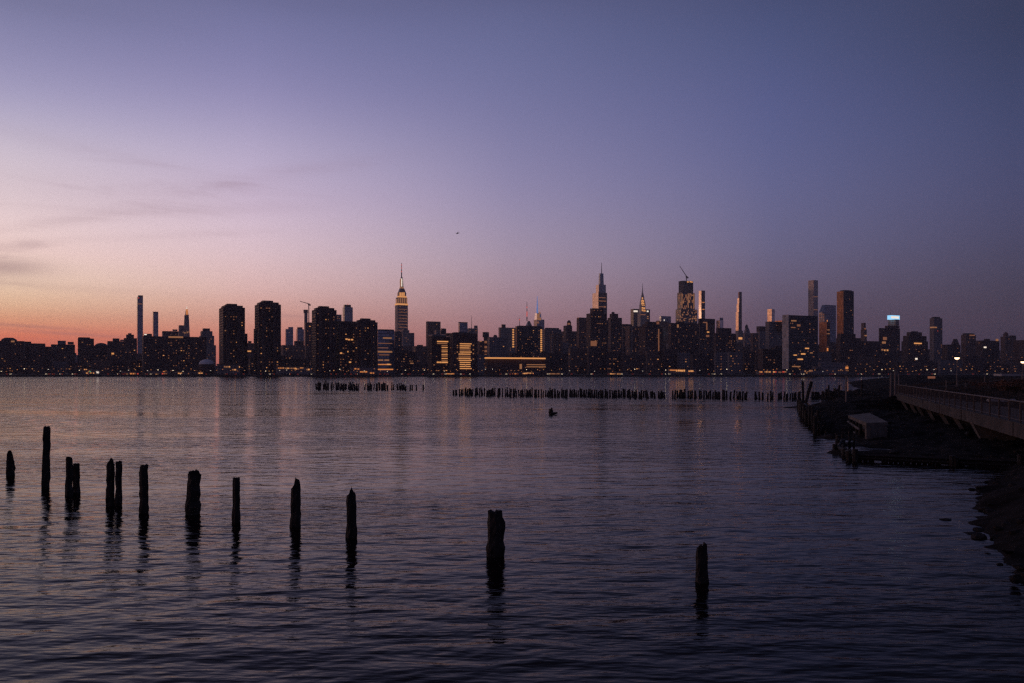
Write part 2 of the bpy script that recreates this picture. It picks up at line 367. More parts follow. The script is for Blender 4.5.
b = B('apartment_block', 'plain brown block in the dip right of the gold-crowned skyscraper', 'building', 1400, [(W, 412.5, 428, 346, None, 'bb', .2), (PH, 417, 423, 344.8, 346, 'bd', .2, 6)]); wins(b, 8)
b = B('office_tower', 'flat-topped rusty dark slab rising behind the laboratory with lit panels', 'building', 1900, [(W, 426, 440.6, 321.3, None, 'bb', .12)]); wins(b, 3)
b = B('office_block', 'grey stepped block between the rusty dark slab and the lit laboratory', 'building', 1300, [(W, 428.5, 446.5, 334.3, None, 'co', .2), (PH, 434.5, 440.5, 330, 334.3, 'st', .3, 8), (PH, 440.7, 446.2, 328.4, 334.3, 'gd', .2, 8)]); wins(b, 3)
b = B('laboratory_block', 'dark laboratory wing whose narrow striped panel glows orange, the smaller of two', 'building', 1000, [(W, 427.5, 450, 336, None, 'bd', .2), (PH, 445.5, 452, 333, 336, 'bd', .2, 10)]); wins(b, 12, y0=352)
win_px(b, 437, 448, 341, 342.1, 'bri'); win_px(b, 437, 447, 343, 343.9, 'mid'); win_px(b, 436.8, 447.6, 361.6, 363, 'bri')
for i in range(9): win_px(b, 441.6, 447.4, 345.2+i*1.85, 345.95+i*1.85, 'bri' if i % 2 else 'mid')
b = B('laboratory_block', 'dark laboratory block with the big bright striped orange window panel', 'building', 985, [(W, 449.5, 477.5, 333.2, None, 'bd', .12), (PH, 452, 470, 332.2, 333.2, 'roof', .2, 8)]); wins(b, 10, y0=345)
for i in range(13):
    y = 343.4+i*2.06; win_px(b, 458.6 if 4 < i < 9 else 459.8, 470.3 if i % 4 else 471.4, y, y+.85, 'bri' if i not in (3, 6) else 'mid')
for yy in (345, 351.5, 358): win_px(b, 456.8, 457.8, yy, yy+1.1, 'mid')
for yy in (344.8, 349, 353, 358.5): win_px(b, 472.8, 473.8, yy, yy+1.1, 'mid')
win_px(b, 449, 451, 364, 367, 'mid')
b = B('office_tower', 'bluish ribbed box tower with a brown roof line behind the bright striped panel', 'building', 1900, [(W, 458.4, 467.6, 323, None, 'gb', .12), ('roof', 458.4, 467.6, 322, 323, 'bb', .12, -.3)])
b = B('office_tower', 'grey tower carrying one thin antenna, above the bright striped panel', 'building', 2000, [(W, 467.4, 477.8, 328.2, None, 'co', .15), (PH, 474, 477.6, 325.5, 328.2, 'co', .15, 5), (AN, 471.2, 472, 315.5, 328.2, 'steel', None, 10)]); wins(b, 3, y1=334)
b = B('office_block', 'narrow dark block with a lit corner strip, right of the bright striped panel', 'building', 1250, [(W, 477, 489, 340.8, None, 'bb', .2), (PH, 482.6, 489, 332, 337.2, 'gd', .2, 6), ('penthouse_base', 483.6, 488.3, 337.2, 340.8, 'bb', .2, 8)]); wins(b, 8)
for yy in (341, 346, 350, 354): win_px(b, 484.5, 486.8, yy, yy+2.2, 'dim')
win_px(b, 478.6, 481.6, 340.9, 341.8, 'mid'); win_px(b, 478.4, 483.6, 363.6, 365, 'mid')
b = B('office_block', 'plain grey block with a small pointed roof house behind the long strip of light', 'building', 1150, [(W, 487.5, 507, 337, None, 'co', .1), (PH, 493, 497.6, 334.8, 337, 'bd', .2, 8, .5)]); wins(b, 5)
b = B('research_hall', 'long low hall with one continuous bright strip of light along its eave', 'building', 960, [(W, 484.5, 546, 357, None, 'bd', .04), ('canopy_light', 484.6, 545.6, 357.3, 358.6, 'bri', .03, -3)])
wins(b, 8, y0=364); win_px(b, 526.5, 545, 364.3, 365.1, 'mid'); win_px(b, 526.5, 545.5, 366.4, 367.3, 'mid'); win_px(b, 519.6, 521.6, 364, 369, 'mid')
b = B('office_block', 'pale brown block with a dark roof cube and a dotted light column at its edge', 'building', 1350, [(W, 498.5, 515.5, 327.4, None, 'st', .1), (PH, 501.4, 505.6, 324.3, 327.4, 'gd', .2, 5)]); wins(b, 6, y0=345)
for i in range(8): win_px(b, 512.4, 513.9, 329.2+i*2.4, 330.5+i*2.4, 'bri')
b = B('office_tower', 'wide dark glass tower with a column of light down its right edge', 'building', 1250, [(W, 515.3, 542.5, 326.2, None, 'gd', .06), ('roof', 517, 541, 325.6, 326.2, 'roof', .1, 5)]); wins(b, 34, y1=356, side=0)
for i in range(13): win_px(b, 540.4, 541.9, 329.4+i*2.06, 330.8+i*2.06, 'bri')
for x in (538.6, 540.4, 542): win_px(b, x, x+1, 353.5, 354.6, 'mid')
b = B('radio_mast', 'short thin mast with a red light, leftmost above the wide dark glass tower', 'mast', 2900, [(W, 517.5, 521.5, 330, None, 'co', .3), (AN, 519, 520.2, 317.5, 330, 'steel', None, 4), ('beacon', 519.1, 520.1, 319, 320.2, 'red', .3, 3)])
b = B('office_tower', 'dark pyramid roof carrying a tall red-lit mast beside the blue spire', 'skyscraper', 2800, [(W, 524.5, 533, 326.8, None, 'gd', .3), ('roof', 525, 532.6, 320.8, 326.8, 'gd', .3, 2, .25), (AN, 526.2, 527.7, 301.5, 321, 'steel', None, 6), ('beacon', 526.5, 527.4, 311.5, 316.5, 'red', .3, 5), ('beacon', 526.5, 527.4, 306.5, 308, 'red', .3, 5)])
b = B('glass_tower', 'bright crystal glass tower top with a thin glowing blue spire', 'skyscraper', 2900, [(W, 533.7, 544.4, 319.5, None, 'gb', .3), ('crown', 534.3, 541.6, 313, 319.5, 'gm', .35, 2, .8), ('spire', 536.3, 538.2, 296, 313.5, 'spi', .3, 8, .2)])
for (x0, x1, y0, y1, c) in ((536, 539.5, 314, 317, 'mid'), (536, 541, 317.4, 320.2, 'mid'), (534.6, 538.8, 321.5, 323.4, 'dim'), (539.2, 540.4, 311.8, 314, 'mid')): win_px(b, x0, x1, y0, y1, c, 1 if y1 < 319 else 0)
b = B('office_block', 'dark grey block with a shallow curved roof right of the wide dark glass tower', 'building', 1500, [(W, 543, 561.5, 329, None, 'co', .1), ('roof', 545, 559, 327.7, 329, 'roof', .1, 6)]); wins(b, 7)
b = B('apartment_tower', 'brown tower with pale vertical ribs right of the light column', 'building', 1200, [(W, 550.4, 562.5, 333.5, None, 'bb', .3), ('rib', 551.4, 553.2, 334.5, None, 'st', .3, -.5), ('rib', 556, 557.6, 334.5, None, 'st', .3, .8)]); wins(b, 10)
b = B('office_tower', 'dark stepped tower with a small domed lantern top', 'building', 1700, [(W, 561.5, 577, 331, None, 'bd', .3), ('setback', 563.4, 572.2, 325.5, 331, 'bd', .3, 5), ('lantern', 566.4, 571.6, 320, 325.5, '~bd', None, 8, [(1, 0), (1, .6), (.7, .85), (.2, 1)])]); wins(b, 22); win_px(b, 567.6, 570, 323, 324.7, 'dim', 1)
b = B('apartment_tower', 'flat dark tower with a warm lit upper left edge, left of the white-topped skyscraper', 'building', 1450, [(W, 576.6, 588.5, 318.2, None, 'bb', .2), ('roof', 576.8, 588, 317.4, 318.2, 'br', .2, .5)]); wins(b, 12, y0=330)
b = B('office_tower', 'bulky dark brown tower in three steps just below the white-topped skyscraper', 'building', 1300, [(W, 586.2, 608, 319.5, None, 'bd', .2), ('setback', 586.4, 606.6, 313.3, 319.5, 'bd', .2, 6), ('setback', 590, 603.6, 308.2, 313.3, 'bd', .2, 10)]); wins(b, 45, cols=['dim']*8+['mid']*3); wins(b, 5, 1); wins(b, 4, 2)
win_px(b, 588, 596.5, 341, 346, 'dim')
b = B('skyscraper', 'tapering glass skyscraper in three bright tiers topped by a needle', 'skyscraper', 2900, [(W, 592.4, 607, 292.6, None, 'gv', .42), ('tier', 595.9, 605.8, 284.6, 292.6, 'gv', .3, 6), ('tier', 598.5, 603.8, 273.2, 284.6, 'gb', .28, 10, .85), (AN, 600.9, 602.2, 262.5, 273.2, 'st', None, 14)])
for k in range(2): panel(b, 'front_glazing', 'gb' if k else 'gd', k, 'f', .5)
for (x0, x1, y0, y1) in ((599, 605.5, 297.3, 298.1), (599, 606, 300.6, 301.5), (603.5, 605.8, 306, 307.6), (599, 603, 306.4, 307.1)): win_px(b, x0, x1, y0, y1, 'dim', 0)
b = B('apartment_tower', 'dark notched tower with a warm left edge right of the tiered glass skyscraper', 'building', 1500, [(W, 607.6, 622, 317.5, None, 'bd', .3), ('setback', 609.6, 618.2, 313.6, 317.5, 'bd', .3, 5), (PH, 611.5, 614.6, 311.9, 313.6, 'bd', .3, 8), ('rib', 608.6, 611.4, 319, None, 'bb', .7, -1)]); wins(b, 22)  # the rib is browner brick, painting the lit left edge
b = B('office_block', 'lower dark flat block between the notched tower and the steel-crowned skyscraper', 'building', 1600, [(W, 620.8, 632, 324, None, 'bd', .2)]); wins(b, 12)
b = B('office_tower', 'dark slab with white lit signs under its roof behind the steel-crowned skyscraper', 'skyscraper', 2600, [(W, 630.6, 650, 308.8, None, 'gd', .15)])
win_px(b, 633.3, 637.6, 310.4, 312.1, 'whi'); win_px(b, 646.8, 648.4, 310.6, 312, 'whi')
for yy in (316, 318): win_px(b, 647, 648.4, yy, yy+1, 'mid')
b = B('skyscraper', 'skyscraper with a tapering lit steel crown of arches and a needle spire', 'skyscraper', 2450, [(W, 637.5, 647, 313, None, 'st', .3), ('crown', 638.6, 646.2, 305.5, 313, 'crown_steel', .3, 3, .78), ('crown', 639.2, 645.8, 292.5, 305.5, 'crown_steel', .3, 6, .22), ('spire', 641.8, 643.2, 283, 296, 'crown_steel', .3, 9, .12)])
for i, (cx, hw) in enumerate(((642.4, 3), (642.4, 2.5), (642.4, 2.2), (642.4, 1.6), (642.4, 1.2), (642.4, .8))):
    y = 310-i*2.4
    for sx in (-1, 0, 1):
        if hw < 1 and sx: continue
        win_px(b, cx+sx*hw*.8-.55, cx+sx*hw*.8+.55, y-.6+abs(sx)*.5, y+1.0+abs(sx)*.5, 'bri', 1 if i < 2 else 2)
win_px(b, 639, 645.5, 314.2, 315, 'dim')
b = B('apartment_tower', 'broad dark tower with a rounded stepped top below the steel-crowned skyscraper', 'building', 1250, [(W, 639.5, 663, 327, None, 'bd', .25), ('setback', 642, 659.5, 324, 327, 'bd', .25, 4), ('setback', 645, 656.5, 321.6, 324, 'bd', .25, 8)]); wins(b, 30, cols=['dim']*8+['mid'])
win_px(b, 658.2, 659.0, 329, 369, 'dim')
b = B('office_tower', 'dark brown tower with pale vertical side strips under the white-signed slab', 'building', 1400, [(W, 625.5, 642, 326, None, 'bb', .25), ('rib', 630.6, 632.4, 326.5, None, 'st', .3, -.6), ('rib', 639, 640.4, 327, None, 'st', .3, 1.5)]); wins(b, 20)
for (x, y) in ((634.8, 356), (635.6, 359.5), (634.2, 362), (628.5, 355)): win_px(b, x, x+1.3, y, y+1.6, 'mid')
b = B('office_block', 'blue glass box tower between the steel crown and the tower with a crane', 'building', 2100, [(W, 659.4, 671, 316, None, 'gb', .15)])
b = B('office_block', 'brown lit-sided block with one bright roof lamp, right of the steel crown', 'building', 1700, [(W, 654, 669, 321.5, None, 'br', .35), (PH, 656, 660, 320.6, 321.5, 'roof', .3, 4)]); win_px(b, 655.6, 657.6, 319.4, 321, 'whi', 0)
b = B('office_block', 'broad dark mass below the half-built tower with a crane', 'building', 1350, [(W, 668, 699, 322.8, None, 'bd', .1), (PH, 676, 684, 321.4, 322.8, 'bd', .2, 6)]); wins(b, 42, cols=['dim']*9+['mid'])
win_px(b, 677, 678.5, 324.5, 327.6, 'mid')
# the tower under construction with bright work lights
b = B('tower_under_construction', 'half-built stepped tower speckled with work lights, dark netting on top', 'skyscraper', 2700, [(W, 675.6, 697.4, 309, None, 'gd', .25), ('tier', 677.2, 694.8, 292.4, 309, 'gd', .25, 6), ('tier', 678.6, 693.2, 280.6, 292.4, 'roof', .3, 10)])
r_ = random.Random(5)
for i in range(52):
    x = 676.6+r_.random()*19.6; y = 309.6+r_.random()*12; win_px(b, x, x+r_.choice((.9, 1.2, .7)), y, y+r_.choice((.9, 1.3)), r_.choice(('mid', 'mid', 'dim', 'dim')), 0, 'f' if x > 681.2 else 's')
for i in range(40):
    x = 678+r_.random()*15.6; y = 292.8+r_.random()*15; win_px(b, x, x+r_.choice((.8, 1.2)), y, y+r_.choice((1, 1.8, 2.6)), r_.choice(('dim', 'dim', 'mid', 'dim')), 1, 'f' if x > 681.8 else 's')
for x in (681.5, 687.8, 693.5): win_px(b, x, x+.8, 293.5, 308, 'mid', 1)
for (x, y) in ((687, 281.4), (689.6, 281.2), (691, 281.5)): win_px(b, x, x+1.6, y, y+1.1, 'bri', 2)
p = at(686.4, 280.6, 2760)
crane('luffing crane with its jib raised to the left on the half-built tower', p, at(686.5, 276.3, 2760), at(679.6, 265.8, 2760), at(687.8, 277.3, 2760), 1.5)
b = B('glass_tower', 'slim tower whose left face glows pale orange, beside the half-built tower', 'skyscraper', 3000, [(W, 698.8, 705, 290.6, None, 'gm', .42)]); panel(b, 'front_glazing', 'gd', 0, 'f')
for yy in (302, 309): win_px(b, 702.2, 704.4, yy, yy+.8, 'ora', 0)
b = B('office_block', 'dark flat block under the slim tower with the glowing left face', 'building', 1500, [(W, 698, 715, 318.4, None, 'bd', .1)]); wins(b, 9, y0=324)
for (x0, x1, y0, y1) in ((703, 707, 322, 323), (706.2, 707.2, 323, 330), (706, 709, 335, 337)): win_px(b, x0, x1, y0, y1, 'dim')
win_px(b, 707, 709, 331.5, 332.7, 'bri')
b = B('glass_tower', 'short glass block with an orange lit left face, between two slim glowing towers', 'building', 2500, [(W, 716.3, 723.4, 320.3, None, 'gm', .5), (PH, 719.6, 723.2, 317.6, 320.3, 'gb', .1, 3)])
b = B('apartment_block', 'wide dark block stepping down to the right toward the thin leaning-looking tower', 'building', 1300, [(W, 713.5, 736, 333, None, 'bd', .1), ('setback', 716, 731.5, 327.8, 333, 'bd', .15, 5)]); wins(b, 26, cols=['dim']*9+['mid'])
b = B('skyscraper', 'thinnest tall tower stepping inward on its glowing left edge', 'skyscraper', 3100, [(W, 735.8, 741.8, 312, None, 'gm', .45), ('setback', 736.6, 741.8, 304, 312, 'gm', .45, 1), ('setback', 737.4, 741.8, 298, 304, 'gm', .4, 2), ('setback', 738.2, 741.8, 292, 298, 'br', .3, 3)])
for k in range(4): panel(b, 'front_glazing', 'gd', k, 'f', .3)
b = B('office_block', 'pale block with two glowing windows beneath the thinnest tall tower', 'building', 1700, [(W, 735.4, 743, 330.5, None, 'st', .4)])
win_px(b, 737.2, 742, 337.3, 339.4, 'bri'); win_px(b, 737.2, 740.2, 345.2, 346.8, 'bri')
b = B('office_tower', 'grey building with a bell-shaped dome and small cupola', 'building', 1900, [(W, 741.8, 752, 333, None, 'co', .3), ('dome', 742.8, 751, 327.6, 333, '~co', None, 4, [(1, 0), (.9, .4), (.62, .8), (.5, 1)]), ('cupola', 744.6, 748.6, 324.2, 328, '~roof', None, 5, [(1, 0), (1, .5), (.6, .75), (.1, 1)])]); wins(b, 4)
b = B('office_block', 'brown block right of the building with the bell-shaped dome', 'building', 1450, [(W, 750.5, 758.5, 333, None, 'bb', .3)]); wins(b, 6)
b = B('office_block', 'dark capped grey block between the bell dome and the small orange-lit tower', 'building', 1550, [(W, 756.6, 767, 331, None, 'co', .3), ('crown', 756.4, 766, 326.2, 331, 'bd', .3, -.5)]); wins(b, 5)
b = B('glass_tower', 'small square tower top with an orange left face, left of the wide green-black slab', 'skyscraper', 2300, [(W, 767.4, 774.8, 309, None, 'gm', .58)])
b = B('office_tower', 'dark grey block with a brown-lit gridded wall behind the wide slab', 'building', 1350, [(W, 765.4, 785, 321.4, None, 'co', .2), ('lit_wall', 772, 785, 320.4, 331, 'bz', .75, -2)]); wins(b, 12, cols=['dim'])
b = B('apartment_block', 'plain low dark block just left of the wide green-black slab', 'building', 1050, [(W, 758, 783, 349, None, 'bd', .2)]); wins(b, 6, cols=['dim'])
# the wide slab with a pale end wall
b = B('office_slab', 'wide green-black glass slab with a pale blank end wall', 'building', 1010, [(W, 782.5, 818, 315, None, 'gd', .18)]); panel(b, 'end_wall', 'mb')
wins(b, 22, side=0, cols=['dim']*5+['mid'])
for (x0, x1, y0, y1, c) in ((791.2, 796, 320.2, 321.4, 'mid'), (791, 795, 327, 328, 'dim'), (797, 800, 324.4, 326.4, 'dim'), (805, 808.6, 347.8, 349, 'bri'), (801, 805, 353.3, 354.6, 'bri'), (793.5, 796.5, 354.6, 355.6, 'bri'), (797.6, 802.6, 358.6, 359.9, 'bri'), (810, 812.4, 352.4, 353.4, 'mid'), (792, 800, 366, 367, 'mid')): win_px(b, x0, x1, y0, y1, c)
b = B('skyscraper', 'tall thin square tower with a pale grid facade rising behind the wide slab', 'skyscraper', 2600, [(W, 808.2, 818, 280, None, 'pk', .55)])
for yy in (296.5, 309.5): win_px(b, 808.4, 817.6, yy, yy+.5, 'dim')
b = B('office_tower', 'blue-grey tower with a slanted roof right of the tall thin grid tower', 'skyscraper', 1900, [(W, 819, 836, 312, None, 'gb', .2)])
# slanted roof wedge of that tower
Cp, wp, dp, z0, z1 = b.faces[0]
zt = CH+(HY-304.6)/F*1900-GZ
mb = MB(); mb.add([(0, 0, z1), (wp, 0, z1), (wp, dp, z1), (0, dp, z1), (wp*.22, 0, zt), (wp, 0, zt), (wp, dp, zt), (wp*.22, dp, zt)], [(4, 5, 6, 7), (0, 1, 5, 4), (1, 2, 6, 5), (2, 3, 7, 6), (3, 0, 4, 7)])
mb.build('roof', M['gb'], b.o)
b = B('apartment_tower', 'tower with a whitish top and orange glowing wall in front of the slanted roof', 'building', 1500, [(W, 818.4, 830, 322, None, 'br', .72), ('crown', 817.4, 826.6, 313.6, 322, 'pk', .75, 8)]); wins(b, 4, y0=345)
for x in (826.2, 828.2):
    for yy in (329.4, 333.2): win_px(b, x, x+1, yy, yy+1, 'mid')
win_px(b, 822, 827.4, 320, 321.6, 'ora'); win_px(b, 825, 828, 348, 351, 'ora'); win_px(b, 827, 829.5, 360.5, 362.6, 'ora')
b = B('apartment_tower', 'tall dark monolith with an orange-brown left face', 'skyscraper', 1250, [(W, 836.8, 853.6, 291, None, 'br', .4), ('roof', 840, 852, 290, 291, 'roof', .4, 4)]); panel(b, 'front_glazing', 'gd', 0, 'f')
wins(b, 7, 0, side=0, cols=['dim', 'mid'])
b = B('apartment_block', 'dark block with a swelling outline at the foot of the tall dark monolith', 'building', 1100, [(W, 836, 857.5, 338, None, 'bd', .2), ('setback', 837.5, 855.6, 333.5, 338, 'bd', .2, 4)]); wins(b, 6)
b = B('office_block', 'low terraced block on the shore right of the wide slab', 'building', 980, [(W, 812, 848, 366.5, None, 'co', .1), ('setback', 818, 846, 362.5, 366.5, 'co', .1, 8)]); wins(b, 6, cols=['dim']); win_px(b, 845.5, 849, 366.6, 369, 'ora')
b = B('apartment_tower', 'small brown tower top with a red glow right of the tall dark monolith', 'building', 1700, [(W, 860.8, 866.8, 329.4, None, 'bb', .6), ('crown', 861.2, 865.8, 322.8, 329.4, 'bb', .6, 3)]); win_px(b, 864.2, 867, 335, 336.2, 'mid'); win_px(b, 861.5, 863.5, 328.3, 329.2, 'ora', 1)
b = B('apartment_block', 'low dark block filling the skyline below the small brown tower top', 'building', 1250, [(W, 852, 880, 340.8, None, 'bd', .2), (PH, 855, 861, 338, 340.8, 'bd', .2, 6)]); wins(b, 8, cols=['dim']); win_px(b, 857.5, 861, 363, 364.3, 'bri')
b = B('office_tower', 'dark tower whose roof box glows with a white-blue light band', 'building', 1500, [(W, 878.8, 900, 328, None, 'bd', .05), (PH, 885, 899.6, 325.6, 328, 'bd', .2, 5), ('roof_box', 888, 899, 319.4, 325.6, 'st', .7, 8), ('light_band', 887.3, 899.7, 315.2, 319.4, 'blu', .3, 7), (AN, 890.6, 891.2, 309, 316, 'steel', None, 10)]); wins(b, 10, y0=340)
win_px(b, 888.2, 898.6, 316.4, 318.4, 'whi', 3)
for (x0, x1, y0, y1, c) in ((882, 885.5, 341.5, 343.6, 'mid'), (881.4, 883, 349, 350.5, 'mid'), (884, 885.2, 349.6, 351, 'bri'), (886.6, 888, 349.6, 351, 'bri'), (883, 886.5, 337, 340, 'dim')): win_px(b, x0, x1, y0, y1, c)
b = B('apartment_tower', 'broad dark tower with a rounded stepped top, right of the blue-white light band', 'building', 1300, [(W, 901.4, 928, 341, None, 'bd', .25), ('setback', 903, 926.6, 335.6, 341, 'bd', .25, 5), ('crown', 906.6, 922, 332, 335.6, 'bd', .25, 9), ('crown', 911, 918, 331.2, 332, 'roof', .25, 12)]); wins(b, 14, cols=['dim']*4+['mid'])
win_px(b, 914, 921.4, 342.8, 344, 'bri', 0); win_px(b, 915.2, 917.2, 358, 359.6, 'whi')
b = B('apartment_tower', 'dark flat-topped tower with one lit floor high up near the right end', 'building', 1400, [(W, 929.6, 942.4, 318, None, 'co', .35), ('roof', 931.5, 940, 316.8, 318, 'roof', .35, 4)]); wins(b, 7, cols=['dim', 'red', 'dim'])
win_px(b, 930.4, 936.6, 326.8, 328, 'mid'); win_px(b, 930.3, 934.3, 326.8, 328, 'mid', 0, 's')
b = B('apartment_block', 'dark block with a small pyramid roof left of the nearer lit street lamp', 'building', 1350, [(W, 942, 960.5, 344.5, None, 'bd', .3), ('roof', 951, 959.4, 338.8, 344.5, 'bd', .3, 4, .45)]); wins(b, 8, cols=['dim'])
b = B('apartment_tower', 'square grey-brown tower just right of the nearer lit street lamp', 'building', 1450, [(W, 961, 976, 334.6, None, 'bb', .35), ('roof', 962.5, 974.5, 333.2, 334.6, 'roof', .35, 3)]); wins(b, 6, cols=['dim']); win_px(b, 969.5, 974.5, 334.8, 335.8, 'dim')
b = B('apartment_block', 'low dark block with two warm windows between the last two towers at right', 'building', 1300, [(W, 975.5, 999.5, 340.4, None, 'bd', .3), (PH, 984, 990, 338.8, 340.4, 'bd', .3, 5)]); wins(b, 10, cols=['dim']); win_px(b, 995.8, 998, 338.9, 341, 'mid', 0); win_px(b, 983.8, 986, 346.6, 348, 'whi')
b = B('apartment_tower', 'last stepped tower at the right end with a rounded roof tank', 'building', 1400, [(W, 1000.5, 1014.5, 336.5, None, 'bb', .35), ('roof', 1002.4, 1009.2, 331.8, 336.5, '~bb', None, 4, [(1, 0), (1, .5), (.75, .8), (.1, 1)]), ('wing', 1009, 1016, 335.4, None, 'bd', .35, 8)]); wins(b, 5, cols=['dim'])
b = B('apartment_block', 'dark block running out of the picture at the right end of the skyline', 'building', 1250, [(W, 1013.5, 1048, 340, None, 'bd', .3)]); wins(b, 6, cols=['dim'])

# --- low blocks that close the base of the skyline
def ceil_y(x):
    for x1, y in ((130, 349), (204, 346), (224, 361), (290, 347), (312, 346), (420, 341), (429, 349), (480, 343), (860, 339), (2000, 347)):
        if x < x1: return y
r_ = random.Random(21)
for row, (Y0, lo, hi, grp, lab) in enumerate(((1150, 8, 17, 'low blocks along the base of the skyline', 'low dark block in the unbroken base of the skyline near the shore'), (1650, 2, 8, 'blocks in the second row of the skyline', 'dark block half hidden in the second row of the skyline'))):
    x = -110.0
    while x < 1150:
        wd = r_.uniform(11, 25)
        yc = max(ceil_y(x+1), ceil_y(x+wd/2), ceil_y(x+wd-1))
        yt = min(yc+r_.uniform(lo, hi), 368)
        ps = [(W, x, x+wd+.6, yt, None, r_.choice(('bd', 'bd', 'bb', 'co')), .12)]
        if r_.random() < .6:
            a = x+wd*r_.uniform(.1, .5); ps.append((PH, a, a+wd*.3, yt-r_.uniform(1, 2.2), yt, 'bd', .15, 6))
        b = B('apartment_block', lab, 'building', Y0+r_.uniform(-40, 60), ps, grp)
        wins(b, r_.randrange(3, 10), seed=int(x), cols=['dim']*6+['mid']*3+['bri'], y1=370)
        x += wd

# ------------------------------------------------------------------ far shore: bulkhead, road lamps, cars
def structure(name, mb, mat, smooth=False): return tag(mb.build(name, mat, None, smooth), kind='structure')
M['land'] = rough_mat('city_ground', (.05, .045, .045), (.09, .08, .075), .02, .9, .1)
M['asphalt'] = rough_mat('asphalt', (.04, .04, .042), (.06, .06, .062), .3, .85, .1)
M['seawall'] = rough_mat('seawall_concrete', (.05, .045, .045), (.1, .09, .085), .4, .9, .3)
structure('ground', MB().add([(-5200, 901, GZ-.1), (5200, 901, GZ-.1), (5200, 6200, GZ-.1), (-5200, 6200, GZ-.1)], [(0, 1, 2, 3)]), M['land'])
structure('road', MB().add([(-1400, 912, GZ-.09), (1400, 912, GZ-.09), (1400, 938, GZ-.09), (-1400, 938, GZ-.09)], [(0, 1, 2, 3)]), M['asphalt'])
mb = MB().box(-1500, 899.5, -2, 1500, 901, GZ)
for i in range(-75, 75): mb.box(i*20-.5, 899, -2, i*20+.5, 899.5, GZ-.2)
tag(mb.build('seawall', M['seawall']), 'dark concrete seawall along the whole far shore', 'seawall')

def make_lamp(bulbmat, name='street_lamp'):
    o = empty(name, (0, 0, 0))
    MB().bar((0, 0, 0), (0, 0, 6.2), .14, .09).bar((0, 0, 6.1), (0, -1.1, 6.5), .07, .06).build('pole', M['steel'], o)
    MB().box(-.45, -1.75, 6.36, .45, -.8, 6.6, .8).build('lamp_head', M['steel'], o)
    MB().box(-.42, -1.7, 5.9, .42, -.85, 6.35, .9).build('lamp_glow', bulbmat, o)
    return o
r_ = random.Random(33)
protos = {}
k = 0
x = -8.0
spots = []
while x < 1035:
    spots.append(x); x += r_.choice((3.5, 5, 7, 8, 10, 6))
for x in spots:
    c = r_.choice(('lamp', 'ora', 'whi', 'ora', 'ora', 'bri', 'bri', 'bri'))
    Y = r_.uniform(903, 948)
    o = copy_tree(protos[c]) if c in protos else protos.setdefault(c, make_lamp(LIT[c]))
    o.location = ((x-HX)/F*Y, Y, GZ-.09); o.scale = (1, 1, r_.uniform(.55, 1.05))
    tag(o, {'lamp': 'tiny brilliant warm white street lamp on the far shore road', 'ora': 'tiny orange street lamp on the far shore road', 'whi': 'tiny white street lamp on the far shore road', 'bri': 'tiny soft yellow street lamp on the far shore road'}[c], 'street lamp', 'street lamps along the far shore')
M['carpaint'] = rough_mat('dark_car_paint', (.03, .03, .035), (.05, .05, .055), .5, .3, 0)
M['carpale'] = rough_mat('pale_car_paint', (.35, .35, .36), (.4, .4, .41), .5, .3, 0)
M['carglass'] = rough_mat('car_glass', (.015, .015, .02), (.02, .02, .025), .5, .1, 0)
def make_car(paint, light, lname):
    o = empty('car', (0, 0, 0))
    MB().box(-2.2, -.9, .35, 2.2, .9, .95, .97).build('body', paint, o)
    MB().box(-1.3, -.8, .95, 1.2, .8, 1.5, .75).build('cabin', M['carglass'], o)
    for sx in (-1.4, 1.4):
        for sy in (-.8, .8): MB().bar((sx, sy-.12, .34), (sx, sy+.12, .34), .34, .34, 10).build('wheel', M['carglass'], o)
    for sy in (-.62, .62): MB().box(2.18, sy-.22, .6, 2.34, sy+.22, .9).build(lname, light, o)
    return o
cp = [make_car(M['carpaint'], LIT['red'], 'taillight'), make_car(M['carpale'], LIT['lamp'], 'headlight')]
first = [True, True]
for i in range(120):
    k = 0 if r_.random() < .62 else 1
    o = cp[k] if first[k] else copy_tree(cp[k]); first[k] = False
    x = r_.uniform(-5, 1030); Y = (918 if k == 0 else 930)+r_.uniform(-3, 3)
    o.location = ((x-HX)/F*Y, Y, GZ-.085); o.rotation_euler = (0, 0, R(-90+r_.uniform(-50, 50)))
    tag(o, 'dark car showing red tail lights on the far shore road' if k == 0 else 'pale car showing white headlights on the far shore road', 'car', 'cars with tail lights on the shore road' if k == 0 else 'cars with headlights on the shore road')

# low lit pavilions right on the far shore
def pavilion(label, x0, x1, yt, strips, Y=950, mat='co', name='shore_pavilion'):
    b = B(name, label, 'pavilion', Y, [(W, x0, x1, yt, None, mat, .05), ('roof', x0-.8, x1+.8, yt-.7, yt, 'roof', .05, -1.5)])
    q = random.Random(label)
    for (xa, xb, ya, yb, c) in strips:          # separate lit openings, not one bar
        x = xa
        while x < xb-.4:
            wd = q.uniform(.9, 2.0)
            cc = c if q.random() < .6 else q.choice(('mid', 'dim', 'bri', c))
            win_px(b, x, min(x+wd, xb), ya+q.uniform(-.1, .15), yb-q.uniform(0, .25), cc); x += wd+q.uniform(.25, .8)
pavilion('filling station canopy with yellow, green and white lights on the far left shore', 81.5, 100, 368.6, [(84, 87.5, 369, 370, 'bri'), (88, 90.5, 371, 372.2, 'grn'), (86, 88.5, 372.6, 373.8, 'bri'), (90, 91.5, 372.6, 373.8, 'bri'), (93, 94.6, 372.6, 373.8, 'bri'), (96.5, 98.8, 371.6, 373.4, 'whi')], name='filling_station')
pavilion('low shed with an orange red glow below the slender glass towers', 122, 139, 371, [(124.6, 127.4, 373.6, 375.6, 'ora'), (130, 136, 373, 374.4, 'ora'), (137, 138.5, 373.5, 375, 'red')])
